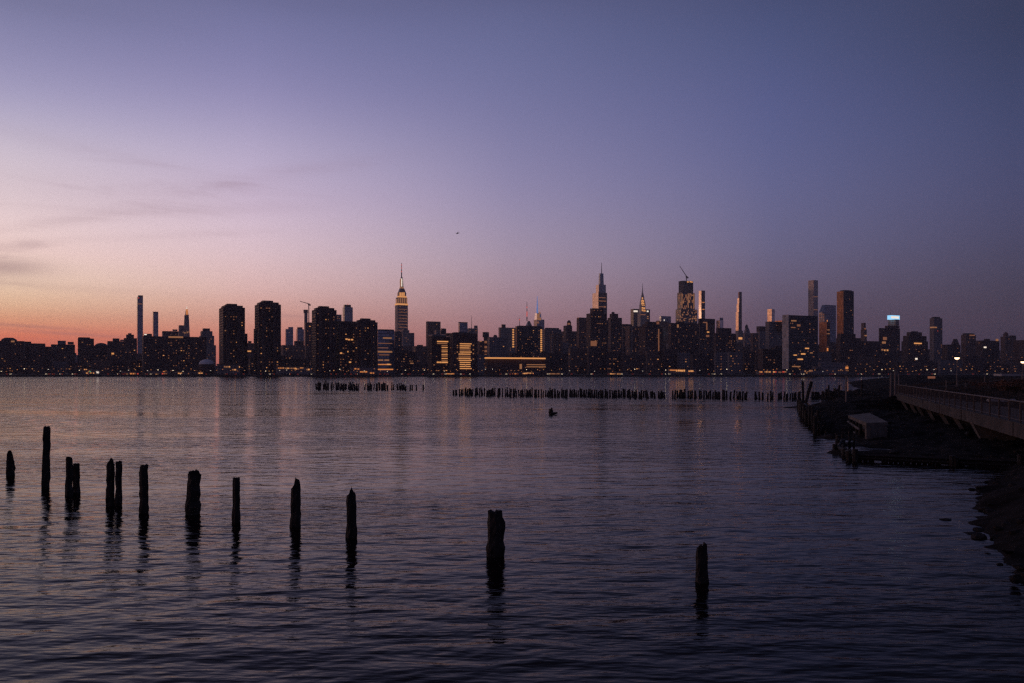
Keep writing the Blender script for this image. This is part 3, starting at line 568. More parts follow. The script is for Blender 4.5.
pavilion('low shed with red and white lights below the broad flat block', 148, 170, 370.6, [(150, 153, 374, 375, 'ora'), (155.5, 158.5, 373.8, 375.2, 'bri'), (162, 167, 373, 375.6, 'red'), (163, 165, 371, 372, 'ora')])
pavilion('low shed with two warm bright windows under the clock tower', 174, 204, 371.2, [(178, 182, 372.8, 374, 'bri'), (198.5, 203, 372.6, 373.8, 'bri'), (188, 189, 373, 374.2, 'dim')])
pavilion('two-storey shore building with warm windows below the leftmost big brick tower', 217, 240, 364.5, [(224, 230, 366.2, 367.6, 'mid'), (232, 236.8, 369.2, 370.4, 'bri'), (239, 240, 366.4, 367.6, 'blu')])
pavilion('shore building with a long orange lit strip left of the crane-side brick tower', 276, 312, 366, [(278, 284, 367.6, 368.6, 'ora'), (285, 297, 367.8, 368.8, 'mid'), (294, 299, 368.4, 369.6, 'bri'), (306.5, 309.5, 368.8, 370.4, 'bri'), (300, 303, 367.4, 368.4, 'ora')])
pavilion('shore building with orange doors below the shortest brick tower', 350, 377, 366, [(354.5, 356.5, 368.3, 369.6, 'ora'), (360, 367, 371.2, 372.6, 'ora'), (370, 374, 372.6, 373.8, 'ora'), (357.5, 359, 368.6, 369.8, 'ora')])
pavilion('low curved-roof terminal with an orange glow below the laboratory panels', 440, 458, 372.4, [(443.5, 454, 373.4, 375, 'ora'), (444, 448, 373.2, 373.9, 'mid')])
pavilion('low shore pavilion with a bright orange strip below the long lit hall', 508, 540, 371.6, [(522, 533, 372.8, 374.2, 'bri'), (510, 518, 373.4, 374.4, 'ora'), (532, 534, 373, 374.6, 'bri')])
pavilion('low shore pavilion with a soft yellow strip right of the long lit hall', 546, 566, 372, [(548, 561, 373.4, 374.4, 'mid')])
pavilion('low shore pavilion with a row of pale lights below the notched tower', 608, 628, 371.8, [(610, 616, 373.4, 374.8, 'bri'), (617, 622, 373.6, 374.8, 'bri'), (603, 606, 373.4, 374.6, 'mid')])
pavilion('glowing orange tent-like pavilion on the shore below the half-built tower', 668, 696, 368.6, [(670, 677, 369.6, 370.8, 'ora'), (676, 685, 369.8, 371.6, 'bri'), (688.5, 693, 370.4, 371.8, 'bri')])
pavilion('low shore building with red and yellow lights left of the wide slab', 756, 790, 369.6, [(759, 763, 371.2, 372.6, 'ora'), (764.5, 767, 371.2, 372.6, 'bri'), (773, 776, 371.4, 372.6, 'red'), (778.5, 781, 371.6, 372.8, 'red'), (782.5, 786, 371.2, 372.6, 'red'), (768.5, 771, 371.6, 372.4, 'ora')])
pavilion('low shore building with pale lights below the wide slab', 800, 822, 369.4, [(804.5, 806.5, 370.4, 372, 'mid'), (809, 813, 370, 371.6, 'dim'), (806, 808, 372.4, 373.6, 'dim')])

# ------------------------------------------------------------------ water
def build_water():
    rs = np.random.RandomState(11)
    ys = [5.0]
    while ys[-1] < 900: ys.append(ys[-1]*1.0046)
    ys = np.array(ys); ys[-1] = 901.5
    us = np.concatenate([[-8, -4, -2.2, -1.5], np.linspace(-1.0, 1.0, 960), [1.5, 2.2, 4, 8]])
    Yg, Ug = np.meshgrid(ys, us, indexing='ij'); Xg = Yg*Ug
    cell = Yg*.0046
    Z = np.zeros_like(Xg)
    lam = np.exp(rs.uniform(np.log(.1), np.log(2.6), 160))
    for l in lam:
        th = R(110)+rs.normal(0, R(25))
        kx, ky = math.cos(th)*2*math.pi/l, math.sin(th)*2*math.pi/l
        a = .0040*l*WAVE/(1+(l/.38)**1.15)
        fade = np.clip((l/cell-2.2)/2.2, 0, 1)
        ph = kx*Xg+ky*Yg+rs.uniform(0, 6.28)
        Z += a*fade*(np.sin(ph)+.18*np.sin(2*ph+1.57))
    # calm and ruffled patches
    patch = .8+.28*np.sin(Xg*.05+1.3*np.sin(Yg*.021))*np.sin(Yg*.06+.8*np.sin(Xg*.033))+.22*np.sin(Yg*.31+Xg*.04+1.7*np.sin(Xg*.11))*np.sin(Xg*.17+.6*np.sin(Yg*.2))
    Z *= patch*np.interp(Yg, [14, 26, 70, 110], [.5, .6, 1.0, 1.1])      # sheltered near the bank
    Z[:, :3] = 0; Z[:, -3:] = 0
    n, m = Xg.shape
    co = np.stack([Xg, Yg, Z], -1).reshape(-1, 3)
    i = np.arange(n-1)[:, None]*m+np.arange(m-1)[None]
    q = np.stack([i, i+1, i+1+m, i+m], -1).reshape(-1, 4)
    # the strip under and behind the viewer
    base = len(co)
    co = np.vstack([co, [[-40, -60, 0], [40, -60, 0], [40, 5, -.01], [-40, 5, -.01]]])
    q = np.vstack([q, [[base, base+1, base+2, base+3]]])
    me = bpy.data.meshes.new('water'); me.vertices.add(len(co)); me.vertices.foreach_set('co', co.astype(np.float32).ravel())
    me.loops.add(q.size); me.loops.foreach_set('vertex_index', q.astype(np.int32).ravel())
    me.polygons.add(len(q)); me.polygons.foreach_set('loop_start', np.arange(0, q.size, 4, dtype=np.int32))
    me.polygons.foreach_set('use_smooth', np.ones(len(q), bool))
    me.update(calc_edges=True)
    m_, nt, b = newmat('river_water')
    b.inputs['Base Color'].default_value = (.007, .004, .0045, 1); b.inputs['Roughness'].default_value = .05; b.inputs['IOR'].default_value = 1.333; b.inputs['Specular IOR Level'].default_value = .085; b.inputs['Specular Tint'].default_value = (1, .85, .86, 1)
    # gusts: long ruffled and smooth patches lying across the river
    tcg = N(nt, 'ShaderNodeTexCoord'); mg = N(nt, 'ShaderNodeMapping'); mg.inputs['Scale'].default_value = (.018, .075, 1); mg.inputs['Rotation'].default_value = (0, 0, R(6)); nt.links.new(tcg.outputs['Object'], mg.inputs[0])
    ng = N(nt, 'ShaderNodeTexNoise'); ng.inputs['Scale'].default_value = 1; ng.inputs['Detail'].default_value = 5; ng.inputs['Distortion'].default_value = .8; nt.links.new(mg.outputs[0], ng.inputs['Vector'])
    gust = N(nt, 'ShaderNodeMapRange'); gust.inputs['From Min'].default_value = .35; gust.inputs['From Max'].default_value = .65; gust.inputs['To Min'].default_value = .25; gust.inputs['To Max'].default_value = 1.0; nt.links.new(ng.outputs['Fac'], gust.inputs['Value'])
    tc = N(nt, 'ShaderNodeTexCoord')
    spy = N(nt, 'ShaderNodeSeparateXYZ'); nt.links.new(tc.outputs['Object'], spy.inputs[0])
    chan = N(nt, 'ShaderNodeMapRange'); chan.inputs['From Min'].default_value = 130; chan.inputs['From Max'].default_value = 330; chan.inputs['To Min'].default_value = 1.0; chan.inputs['To Max'].default_value = 2.6; nt.links.new(spy.outputs[1], chan.inputs['Value'])
    prev = None
    for sx, sy, dist, stg in ((.45, 1.3, .13, BUMP), (4, 9.0, .012, BUMP)):
        mp = N(nt, 'ShaderNodeMapping'); mp.inputs['Scale'].default_value = (sx, sy, 1); mp.inputs['Rotation'].default_value = (0, 0, R(8))
        nt.links.new(tc.outputs['Object'], mp.inputs[0])
        no = N(nt, 'ShaderNodeTexNoise'); no.inputs['Scale'].default_value = 1; no.inputs['Detail'].default_value = 3
        nt.links.new(mp.outputs[0], no.inputs['Vector'])
        bp = N(nt, 'ShaderNodeBump'); bp.inputs['Strength'].default_value = stg; bp.inputs['Distance'].default_value = dist
        nt.links.new(gust.outputs[0], bp.inputs['Strength'])
        nt.links.new(math_n(nt, 'MULTIPLY', chan.outputs[0], dist), bp.inputs['Distance'])
        nt.links.new(no.outputs['Fac'], bp.inputs['Height'])
        if prev: nt.links.new(prev, bp.inputs['Normal'])
        prev = bp.outputs[0]
    nt.links.new(prev, b.inputs['Normal'])
    me.materials.append(m_)
    tag(link('water', me), kind='structure')
WAVE, BUMP = 1.0, .6
build_water()

# ------------------------------------------------------------------ timber piles
M['pile'] = rough_mat('wet_timber', (.012, .010, .010), (.035, .028, .025), 3, .75, .6, .35, (4, 4, .6))
def pile_mesh(r, h, seed, ragged=.12, lean=(0, 0), taper=.92, n=16, depth=1.6, spike=None):
    q = random.Random(seed); vs = []; fs = []
    groove = [1+q.uniform(-.2, .1) for _ in range(n)]
    rings = 18; bulge = [q.uniform(-.07, .09) for _ in range(rings+1)]; sway = [(q.gauss(0, .05), q.gauss(0, .05)) for _ in range(rings+1)]
    tops = [h-abs(q.gauss(0, ragged)) for _ in range(n)]
    if spike: tops = [t-spike*(1-(.5+.5*math.cos(2*math.pi*i/n+1.2))**2.5) for i, t in enumerate(tops)]
    for k in range(rings+1):
        t = k/rings
        for i in range(n):
            top = tops[i]; z = -depth+(top+depth)*t
            rr = r*(1.04+(taper-1.04)*t)*groove[i]*(1+q.uniform(-.07, .07)+bulge[k])
            if z < .35: rr *= 1.06+q.uniform(-.03, .08)
            a = 2*math.pi*i/n
            f = (z+depth)/(h+depth)
            vs.append((rr*math.cos(a)+lean[0]*f+sway[k][0]*r, rr*math.sin(a)+lean[1]*f+sway[k][1]*r, z))
    for k in range(rings):
        for i in range(n): fs.append((k*n+i, k*n+(i+1) % n, (k+1)*n+(i+1) % n, (k+1)*n+i))
    m0 = rings*n
    # splintered head: an inner ring with its own heights and a sunken centre
    for i in range(n):
        a = 2*math.pi*i/n; p = vs[m0+i]
        vs.append((p[0]*.55+lean[0]*.45, p[1]*.55+lean[1]*.45, tops[i]+q.uniform(-.5, .7)*ragged))
    c = len(vs); vs.append((lean[0], lean[1], sum(tops)/n-ragged*.8))
    for i in range(n):
        j = (i+1) % n
        fs.append((m0+i, m0+j, m0+n+j, m0+n+i)); fs.append((m0+n+i, m0+n+j, c))
    return MB().add(vs, fs).mesh('timber_pile', M['pile'])

near = [  # x, top y, waterline y, width px, lean px of the head, ragged, spike, label
 (10, 450, 475.5, 8.4, .6, .05, .62, 'stubby broken pile with one thin splinter standing up, at the far left edge'),
 (44.6, 427, 487, 7.2, 2.2, .05, 0, 'tallest lone pile with a rounded head, left side of the water'),
 (68.6, 456, 496, 7.0, .8, .06, .12, 'taller pile of the first close pair right of the tallest pile'),
 (76.3, 464, 494.5, 6.4, .4, .03, 0, 'shorter flat-headed pile of the first close pair right of the tallest pile'),
 (110, 458, 505, 7.4, .8, .08, .25, 'pointed pile of the second close pair from the left'),
 (117.9, 461, 505.5, 6.2, 1.0, .04, .05, 'narrower flat-headed pile of the second close pair from the left'),
 (143.6, 464.5, 513, 8.0, .4, .05, .05, 'single knobbly pile between the second pair and the thick leaning pile'),
 (191.3, 469.5, 514, 13.2, 3.2, .06, .12, 'thickest leaning pile, wide at the foot, among the left row'),
 (235.8, 478, 522.5, 7.0, .6, .03, 0, 'slim straight pile right of the thickest leaning pile'),
 (295.6, 478, 526.5, 9.6, .3, .1, .35, 'pile with a pointed splintered head, left of a pair in mid water'),
 (350.8, 489, 537.5, 9.2, .2, .1, .2, 'pile with a notched head right of the pointed splintered one'),
 (494.6, 510, 556, 15.6, .4, .05, .03, 'thick upright pile alone near the center, with a jagged flat head'),
 (702.3, 541, 582, 11.4, -.6, .05, .16, 'dark solitary pile nearest the viewer, toward the right'),
]
for i, (x, yt, yw, wp, ln, rg, spk, lab) in enumerate(near):
    Y = CH*F/(yw-HY); s = Y/F
    me = pile_mesh(wp*s/2*(1.14 if wp > 9.1 else 1.02), (yw-yt+1)*s, 100+i, rg, (ln*s, 0), .9 if wp < 12 or x > 400 else .8, spike=spk or None)
    o = link('timber_pile', me); o.location = ((x-HX)*s, Y, 0); o.rotation_euler = (0, 0, 0)
    tag(o, lab, 'pile', 'old piles standing in the near water')
# far pile fields: copies of eight shapes
kinds = [pile_mesh(.2, 1.0, 300+i, .05, (rng.uniform(-.1, .1), rng.uniform(-.05, .05)), .95, 8, 1.2) for i in range(8)]
def far_pile(x, yb, hpx, lab, grp, r=1.0):
    Y = CH*F/(yb-HY); s = Y/F
    o = link('timber_pile', rng.choice(kinds)); o.location = ((x-HX)*s, Y, 0)
    o.scale = (r, r, hpx*s); o.rotation_euler = (R(rng.gauss(0, 2)), R(rng.gauss(0, 5)), rng.uniform(0, 6.28))
    tag(o, lab, 'pile', grp)
G1, L1 = 'piles in the far clump left of the middle', 'old pile in the dense far clump of piles left of the middle'
for i in range(112):
    x = 315.5+(rng.random()**1.05)*91
    if 328.5 < x < 330.5 or 333.8 < x < 336: continue
    far_pile(x, 389.6+rng.uniform(-.9, 1.1), rng.uniform(4.0, 7.6), L1, G1, rng.uniform(.65, .95))
far_pile(326.4, 390, 9.5, 'tallest pile sticking out of the dense far clump of piles', G1)
for x in (410, 412, 416.2, 423.2): far_pile(x, 390, 5.4, 'isolated pile trailing off the right end of the dense far clump', G1)
G2, L2 = 'piles in the long far row across the water', 'old pile in the long even row of far piles across the middle of the water'
x = 459.5
while x < 648:
    far_pile(x, 395.2+(x-455)*.012+rng.uniform(-.8, .8), rng.uniform(5.6, 8.4), L2, G2, rng.uniform(.6, .85))
    x += rng.choice((.9, 1.2, 1.5, 1.5, 1.9, 2.7))
for x in (453.3, 456.5): far_pile(x, 395, 5.2, 'isolated pile at the left tip of the long far row', G2)
x = 651.0
while x < 802:
    if not (746.5 < x < 754 or 765 < x < 767 or 774 < x < 776.5 or 781.5 < x < 784 or 666 < x < 671):
        far_pile(x, 397.4+(x-650)*.012+rng.uniform(-.7, .7), rng.uniform(5.4, 8.8), 'old pile in the gappy right part of the long far row', G2, rng.uniform(.6, .9))
    x += rng.choice((1.4, 1.6, 1.9, 2.3, 3.4))
G3 = 'piles bunched off the spit'
for x in (823, 825.5, 828, 830, 832.5, 834.5, 836.5, 839): far_pile(x, 399.3+rng.uniform(-.6, .8), rng.uniform(8, 12), 'old pile bunched at the tip of the dark spit on the right', G3, 1.1)
for x in (812.8, 815.8, 818.4): far_pile(x, 399, rng.uniform(6, 8), 'short pile between the crossed logs and the dark spit', G3, 1.2)
far_pile(828.4, 399, 14, 'tall thin pile in the bunch off the dark spit', G3, .8)

def log(label, a, b, r0, r1, name='driftwood_log', cat='log', group=None):
    a, b = Vector(a), Vector(b); mb = MB()
    d = (b-a); q = random.Random(label); prev = None
    n = 9; u = d.normalized().orthogonal().normalized(); w = d.normalized().cross(u); vs = []; fs = []
    K = 6
    for k in range(K+1):
        t = k/K; c = a+d*t+u*q.uniform(-.2, .2)*r0
        for i in range(n):
            an = 2*math.pi*i/n; rr = (r0+(r1-r0)*t)*(1+q.uniform(-.14, .14))
            vs.append(c+u*rr*math.cos(an)+w*rr*math.sin(an))
    for k in range(K):
        for i in range(n): fs.append((k*n+i, k*n+(i+1) % n, (k+1)*n+(i+1) % n, (k+1)*n+i))
    fs += [tuple(range(n-1, -1, -1)), tuple(range(K*n, K*n+n))]
    org = Vector((a.x, a.y, 0)); me = MB().add([v-org for v in vs], fs).mesh(name, M['pile'])
    o = link(name, me); o.location = org
    return tag(o, label, cat, group)
Yv = CH*F/(402.5-HY)
log('upright dark log of the crossed V of logs at the spit', (at(803.4, 402.5, Yv).x, Yv, -1), at(802.6, 381, Yv), .22, .16, 'timber_pile', 'pile')
log('slanting dark log of the crossed V of logs at the spit', (at(803.8, 400, Yv).x, Yv-.4, -.6), at(811.6, 381.6, Yv-.4), .2, .26, 'timber_pile', 'pile')
log('slanting short pile leaning right in the bunch off the spit', (at(837, 399, 148).x, 148, -.5), at(839.6, 385, 148), .2, .18, 'timber_pile', 'pile')
log('low driftwood log lying in the water left of the dark mound', at(777, 409.4, 108), at(806, 407.4, 112), .16, .34)

# small broken snag alone in open water
Ys = CH*F/(414.6-HY)
o = empty('broken_snag', (at(550.6, 414.6, Ys).x, Ys, 0), 0, 'small dark broken snag poking out of the open water near the middle', 'snag')
m0 = pile_mesh(.27, .6, 900, .1, (.03, 0), .7, 10, .8); link('stump', m0, o)
MB().bar((0, 0, .05), (.72, 0, .2), .2, .1, 7).build('branch', M['pile'], o)
MB().bar((.02, 0, .5), (-.16, 0, .58), .09, .05, 6).bar((.03, 0, .45), (.16, 0, .74), .13, .09, 6).build('branch', M['pile'], o)

# a bird in the sky
p = at(457.6, 233.4, 160)
o = empty('bird', p, R(20), 'small dark bird gliding alone high in the sky left of the middle', 'bird')
vs = []; prof = [(-.3, .01), (-.2, .05), (0, .08), (.18, .06), (.27, .045), (.36, .008)]
M['bird'] = rough_mat('dark_plumage', (.03, .028, .03), (.06, .055, .055), 6, .8, .1)
mb = MB(); n = 8; fs = []
for xx, rr in prof:
    for i in range(n): a = 2*math.pi*i/n; vs.append((xx, rr*math.cos(a), rr*.85*math.sin(a)))
for k in range(len(prof)-1):
    for i in range(n): fs.append((k*n+i, k*n+(i+1) % n, (k+1)*n+(i+1) % n, (k+1)*n+i))
mb.add(vs, fs)
for s in (-1, 1):   # wings and tail grow out of the same body mesh
    mb.hexa([(.14, 0, .01), (-.06, 0, .01), (-.1, s*.36, .13), (.06, s*.36, .14)], [(.14, 0, .05), (-.06, 0, .04), (-.1, s*.36, .15), (.06, s*.36, .165)])
    mb.hexa([(.06, s*.36, .14), (-.1, s*.36, .13), (-.2, s*.72, .03), (-.15, s*.72, .035)], [(.06, s*.36, .165), (-.1, s*.36, .15), (-.2, s*.72, .04), (-.15, s*.72, .045)])
mb.hexa([(-.24, -.03, 0), (-.24, .03, 0), (-.46, .08, .0), (-.46, -.08, .0)], [(-.24, -.03, .03), (-.24, .03, .03), (-.46, .08, .015), (-.46, -.08, .015)])
mb.build('body', M['bird'], o, True)
o.rotation_euler = (R(-24), R(10), R(160))

# ------------------------------------------------------------------ right bank
SHORE = [(13.4, 9), (11.6, 15), (11.2, 18.5), (12.2, 22), (14.6, 27), (18.6, 34), (23, 39.8), (21.5, 41.2), (17.4, 43.2), (18.6, 48), (20.9, 53), (21.4, 57), (22.6, 63), (25.2, 68), (27.5, 78), (30.5, 88), (33.4, 97), (35.5, 104), (40, 114), (46, 120), (53, 124), (57, 132), (50.5, 140), (52.5, 150), (62, 160), (78, 185), (110, 275), (150, 380), (200, 480), (420, 480), (420, -50), (14, -50)]
def poly_dist(X, Yv):
    d = np.full(X.shape, 1e9); inside = np.zeros(X.shape, bool); n = len(SHORE)
    for i in range(n):
        (ax, ay), (bx, by) = SHORE[i], SHORE[(i+1) % n]
        ex, ey = bx-ax, by-ay
        t = np.clip(((X-ax)*ex+(Yv-ay)*ey)/(ex*ex+ey*ey), 0, 1)
        d = np.minimum(d, np.hypot(X-ax-t*ex, Yv-ay-t*ey))
        c = ((ay > Yv) != (by > Yv)) & (X < (bx-ax)*(Yv-ay)/(by-ay+1e-12)+ax)
        inside ^= c
    return np.where(inside, d, -d)
def vnoise(X, Yv, seed):
    rs = np.random.RandomState(seed); z = np.zeros(X.shape)
    for l in (6, 3.3, 1.9, 1.2, .8):
        for _ in range(3):
            th = rs.uniform(0, 6.28); k = 2*math.pi/l
            z += l*.035*np.sin(k*(X*math.cos(th)+Yv*math.sin(th))+rs.uniform(0, 6.28)+.7*np.sin(X*.9+Yv*1.1))
    return z
def land_h(X, Yv):
    d = poly_dist(X, Yv)+vnoise(X, Yv, 3)*np.where(Yv < 37, .5, 1.2)
    h = np.where(d < 3.2, d*.3, .96+(d-3.2)*.1)
    flat = 3.0+np.clip(d-30, 0, 50)*.004
    h = np.minimum(h, flat); h = np.maximum(h, -1.6)
    h = np.where((h > 0) & (X < 31.5) & (Yv > 38) & (Yv < 66), h*np.clip((Yv-57)/9, .16, 1), h)
    h = np.where((X < 12.6+.348*Yv) & (Yv > 40) & (Yv < 99), np.minimum(h, .8), h)
    off_ = X-10.3-.348*Yv
    h = np.where((off_ > -5) & (off_ < 2.4) & (Yv > 40) & (Yv < 97), np.minimum(h, .3+.1*np.sin(Yv*.9+X)), h)
    mound = ((X < 46) & (Yv > 58) & (Yv < 122))
    h = h+np.where(h > 0, np.clip(vnoise(X, Yv, 5)*.35, -.25, .4), 0)
    return h
M['bank'] = rough_mat('muddy_rubble', (.009, .007, .007), (.03, .024, .022), 1.6, .95, .8, .05)
xs = np.concatenate([np.arange(9, 66, .6), np.geomspace(66, 419, 90)]); yv = np.concatenate([np.arange(-20, 130, .7), np.geomspace(130, 479, 90)])
Yg, Xg = np.meshgrid(yv, xs, indexing='ij'); Zg = land_h(Xg, Yg)
n, m = Xg.shape
i = np.arange(n-1)[:, None]*m+np.arange(m-1)[None]
q = np.stack([i, i+1, i+1+m, i+m], -1).reshape(-1, 4)
zz = Zg.ravel(); keep = zz[q].max(1) > -1.5; q = q[keep]
me = bpy.data.meshes.new('riverbank'); me.from_pydata(np.stack([Xg, Yg, Zg], -1).reshape(-1, 3).tolist(), [], q.tolist()); me.materials.append(M['bank']); me.update()
tag(link('riverbank', me), kind='structure')
def gz(x, y): return float(land_h(np.array([x]), np.array([y]))[0])

# boulders
M['rock'] = rough_mat('dark_wet_rock', (.012, .010, .010), (.045, .038, .036), 2.5, .85, .7, .12)
def rock_mesh(seed, flat=.7):
    q = random.Random(seed); bm = bmesh.new(); bmesh.ops.create_icosphere(bm, subdivisions=2, radius=1)
    ax = [Vector((q.gauss(0, 1), q.gauss(0, 1), q.gauss(0, 1))).normalized() for _ in range(13)]
    for v in bm.verts:
        k = 1.0
        for a in ax:
            t = v.co.normalized().dot(a)
            if t > .62: k = min(k, .62/t+.02)
        v.co *= k*(1+q.uniform(-.04, .04)); v.co.z *= flat
    me = bpy.data.meshes.new('boulder'); bm.to_mesh(me); bm.free(); me.materials.append(M['rock']); return me
RK = [rock_mesh(i, .55+.08*(i % 4)) for i in range(7)]
def rock(x, y, s, label, grp, z=None, flat=1):
    o = link('boulder', rng.choice(RK)); o.location = (x, y, (gz(x, y) if z is None else z)-.05*s); o.scale = (s*rng.uniform(.8, 1.3), s*rng.uniform(.8, 1.2), s*rng.uniform(.7, 1.1)*flat)
    o.rotation_euler = (rng.uniform(-.3, .3), rng.uniform(-.3, .3), rng.uniform(0, 6.28)); tag(o, label, 'boulder', grp)
def along_shore(i0, i1, n, label, grp, s0, s1, inn):
    seg = [(Vector(SHORE[i]), Vector(SHORE[i+1])) for i in range(i0, i1)]
    Ls = [(b-a).length for a, b in seg]; T = sum(Ls)
    for _ in range(n):
        t = rng.random()*T; k = 0
        while t > Ls[k]: t -= Ls[k]; k += 1
        a, b = seg[k]; p = a+(b-a)*(t/Ls[k]); nn = Vector((b.y-a.y, a.x-b.x)).normalized()
        p += nn*rng.uniform(-.5, inn); rock(p.x, p.y, rng.uniform(s0, s1), label, grp)
along_shore(1, 7, 46, 'dark boulder on the nearest bank at the lower right', 'boulders on the nearest bank', .1, .28, 4)
along_shore(8, 18, 50, 'dark boulder heaped on the mound in front of the boardwalk', 'boulders heaped on the dark mound', .15, .42, 9)
along_shore(18, 25, 60, 'dark boulder on the rocky point beyond the boardwalk', 'boulders on the far rocky point', .35, .9, 9)
for k, (x, y, wp, lab) in enumerate(((961, 484, 30, 'low flat rock awash farthest out of the flat rocks at right'), (990, 489, 30, 'low flat rock awash close beside the bank'), (944, 520, 24, 'small flat rock awash apart from the others'), (974, 533, 28, 'long flat rock awash nearest the lower right corner'), (1000, 547, 26, 'flat rock awash touching the nearest bank'))):
    Y = CH*F/(y-HY); s = wp*Y/F/2
    o = link('boulder', RK[k]); o.location = ((x-HX)/F*Y, Y, -.06); o.scale = (s, s*.7, .16); o.rotation_euler = (0, 0, R(-14)); tag(o, lab, 'boulder', 'flat rocks awash in the shallows')
for k, (x, y, hw) in enumerate(((1012, 516, .2), (1019, 546, .22), (1008, 556, .15), (1020, 572, .22), (1015, 585, .16), (1003, 512, .14), (1022, 530, .22))):
    Y = CH*F/(y-HY); rock((x-HX)/F*Y, Y, hw, 'pale-topped boulder at the water edge in the lower right corner', 'boulders at the near water edge', .12)

for k in range(120):
    Y = 17+rng.random()**1.3*19; sx = np.interp(Y, [15, 18.5, 22, 27, 34], [11.6, 11.2, 12.2, 14.6, 18.6]); x = sx+rng.uniform(-1.6, 2.2)
    z = gz(x, Y); rock(x, Y, rng.uniform(.07, .24), 'small broken stone in the rubble at the lower right water edge', 'stones at the lower right water edge', max(z, -.12))

# derelict concrete dock block
M['conc'] = rough_mat('stained_concrete', (.09, .075, .065), (.2, .17, .15), 1.2, .9, .4)
M['concd'] = rough_mat('dark_concrete', (.04, .035, .032), (.1, .085, .075), 1.0, .9, .5)
A_, B_, C_, D_ = (26.0, 66), (29.2, 69.6), (24.95, 56.6), (23.3, 56.1)
o = empty('derelict_dock', (25.5, 61, 0), 0, 'derelict concrete dock block with a broken open side and a pale edge', 'dock')
def L(p, z): return (p[0]-25.5, p[1]-61, z)
D2, A2 = (23.9, 57.9), (25.75, 65.2)
MB().hexa([L(D_, .98), L(C_, .98), L(B_, .98), L(A_, .98)], [L(D_, 1.2), L(C_, 1.2), L(B_, 1.2), L(A_, 1.2)]).build('deck_slab', M['conc'], o)
i_ = lambda p, dx, dy: (p[0]+dx, p[1]+dy)
MB().hexa([L(i_(D_, .28, .22), -.8), L(i_(C_, -.1, .2), -.8), L(i_(B_, -.3, -.4), -.8), L(i_(A_, .4, -.2), -.8)], [L(i_(D_, .28, .22), .979), L(i_(C_, -.1, .2), .979), L(i_(B_, -.3, -.4), .979), L(i_(A_, .4, -.2), .979)]).build('body', M['concd'], o)
MB().hexa([L(i_(D_, .3, .05), -.8), L(i_(C_, -.02, .05), -.8), L(i_(C_, -.02, .19), -.8), L(i_(D_, .3, .19), -.8)], [L(i_(D_, .3, .05), .978), L(i_(C_, -.02, .05), .978), L(i_(C_, -.02, .19), .978), L(i_(D_, .3, .19), .978)]).build('front_wall', M['conc'], o)
MB().box(*L((23.28, 56.02), -.8)[:2], -.8, L((23.52, 56.3), 0)[0], L((23.5, 56.28), 0)[1], .977).build('post', M['conc'], o)
MB().bar(L((25.9, 65.8), .72), L((23.7, 58.2), .6), .09, .09, 4).bar(L((25.9, 65.8), .3), L((23.75, 58.4), .12), .08, .08, 4).build('fender_rail', M['conc'], o)
for k in range(4):
    t = .2+.2*k; x, y = 23.5+(25.9-23.5)*t, 57+(65.8-57)*t
    MB().bar(L((x, y), -1), L((x, y), .95), .13, .12, 6).build('fender_pile', M['pile'], o)
# stubs beside the dock
for k, (x, yt, yb) in enumerate(((826, 430, 434.5), (832.5, 429, 433), (836.8, 432.5, 440), (842.6, 431, 440), (849.5, 430.5, 446), (854, 434, 447))):
    Y = CH*F/(yb-HY); s = Y/F
    o = link('timber_pile', pile_mesh(1.3*s, (yb-yt)*s, 600+k, .04, (0, 0), .9, 10)); o.location = ((x-HX)*s, Y, 0)
    tag(o, 'short rotten pile stub in the shallows beside the derelict dock', 'pile', 'pile stubs beside the derelict dock')
def bulkhead(label, pts, top, org, name='timber_bulkhead'):
    q = random.Random(label); o = empty(name, (org[0], org[1], 0), 0, label, 'bulkhead')
    pl = MB(); wl = MB()
    for (a, b) in zip(pts, pts[1:]):
        a, b = Vector((*a, 0)), Vector((*b, 0)); Ln = (b-a).length; d = (b-a)/Ln; nn = Vector((d.y, -d.x, 0)); k = 0.0
        while k < Ln:
            wd = q.uniform(.22, .34); t0 = a+d*k; t1 = a+d*min(k+wd-.02, Ln)
            if q.random() > .1:
                h = top*q.uniform(.72, 1.08); o2 = nn*q.uniform(-.03, .03)
                P = [t0+o2, t1+o2, t1+o2+nn*.09, t0+o2+nn*.09]
                pl.hexa([(p.x-org[0], p.y-org[1], -1.2) for p in P], [(p.x-org[0], p.y-org[1], h+q.uniform(-.05, .05)) for p in P])
            k += wd
        for z in (.28, .74):
            p0, p1 = a-nn*.12, b-nn*.12
            wl.bar((p0.x-org[0], p0.y-org[1], z*top), (p1.x-org[0], p1.y-org[1], z*top+q.uniform(-.06, .06)), .1, .1, 4)
        n = max(1, int(Ln/2.2))
        for j in range(n+1):
            p = a+d*(Ln*j/n)-nn*.28
            MB().bar((p.x-org[0], p.y-org[1], -1.4), (p.x-org[0]+q.uniform(-.1, .1), p.y-org[1]+q.uniform(-.1, .1), top*q.uniform(.9, 1.55)), .17, .13, 8).build('pile', M['pile'], o)
    pl.build('plank_wall', M['pile'], o); wl.build('waler', M['pile'], o); return o
bulkhead('ragged dark timber bulkhead holding the mound left of the derelict dock', [(22.5, 62.5), (24.9, 68), (27.2, 78), (30.2, 88), (33.0, 97), (35.2, 104)], 1.05, (28, 80))
bulkhead('low rotten timber bulkhead along the waterline below the derelict dock', [(24, 40.2), (21.4, 41.4), (17.5, 43.4), (18.5, 48), (20.6, 53)], .42, (19, 44))
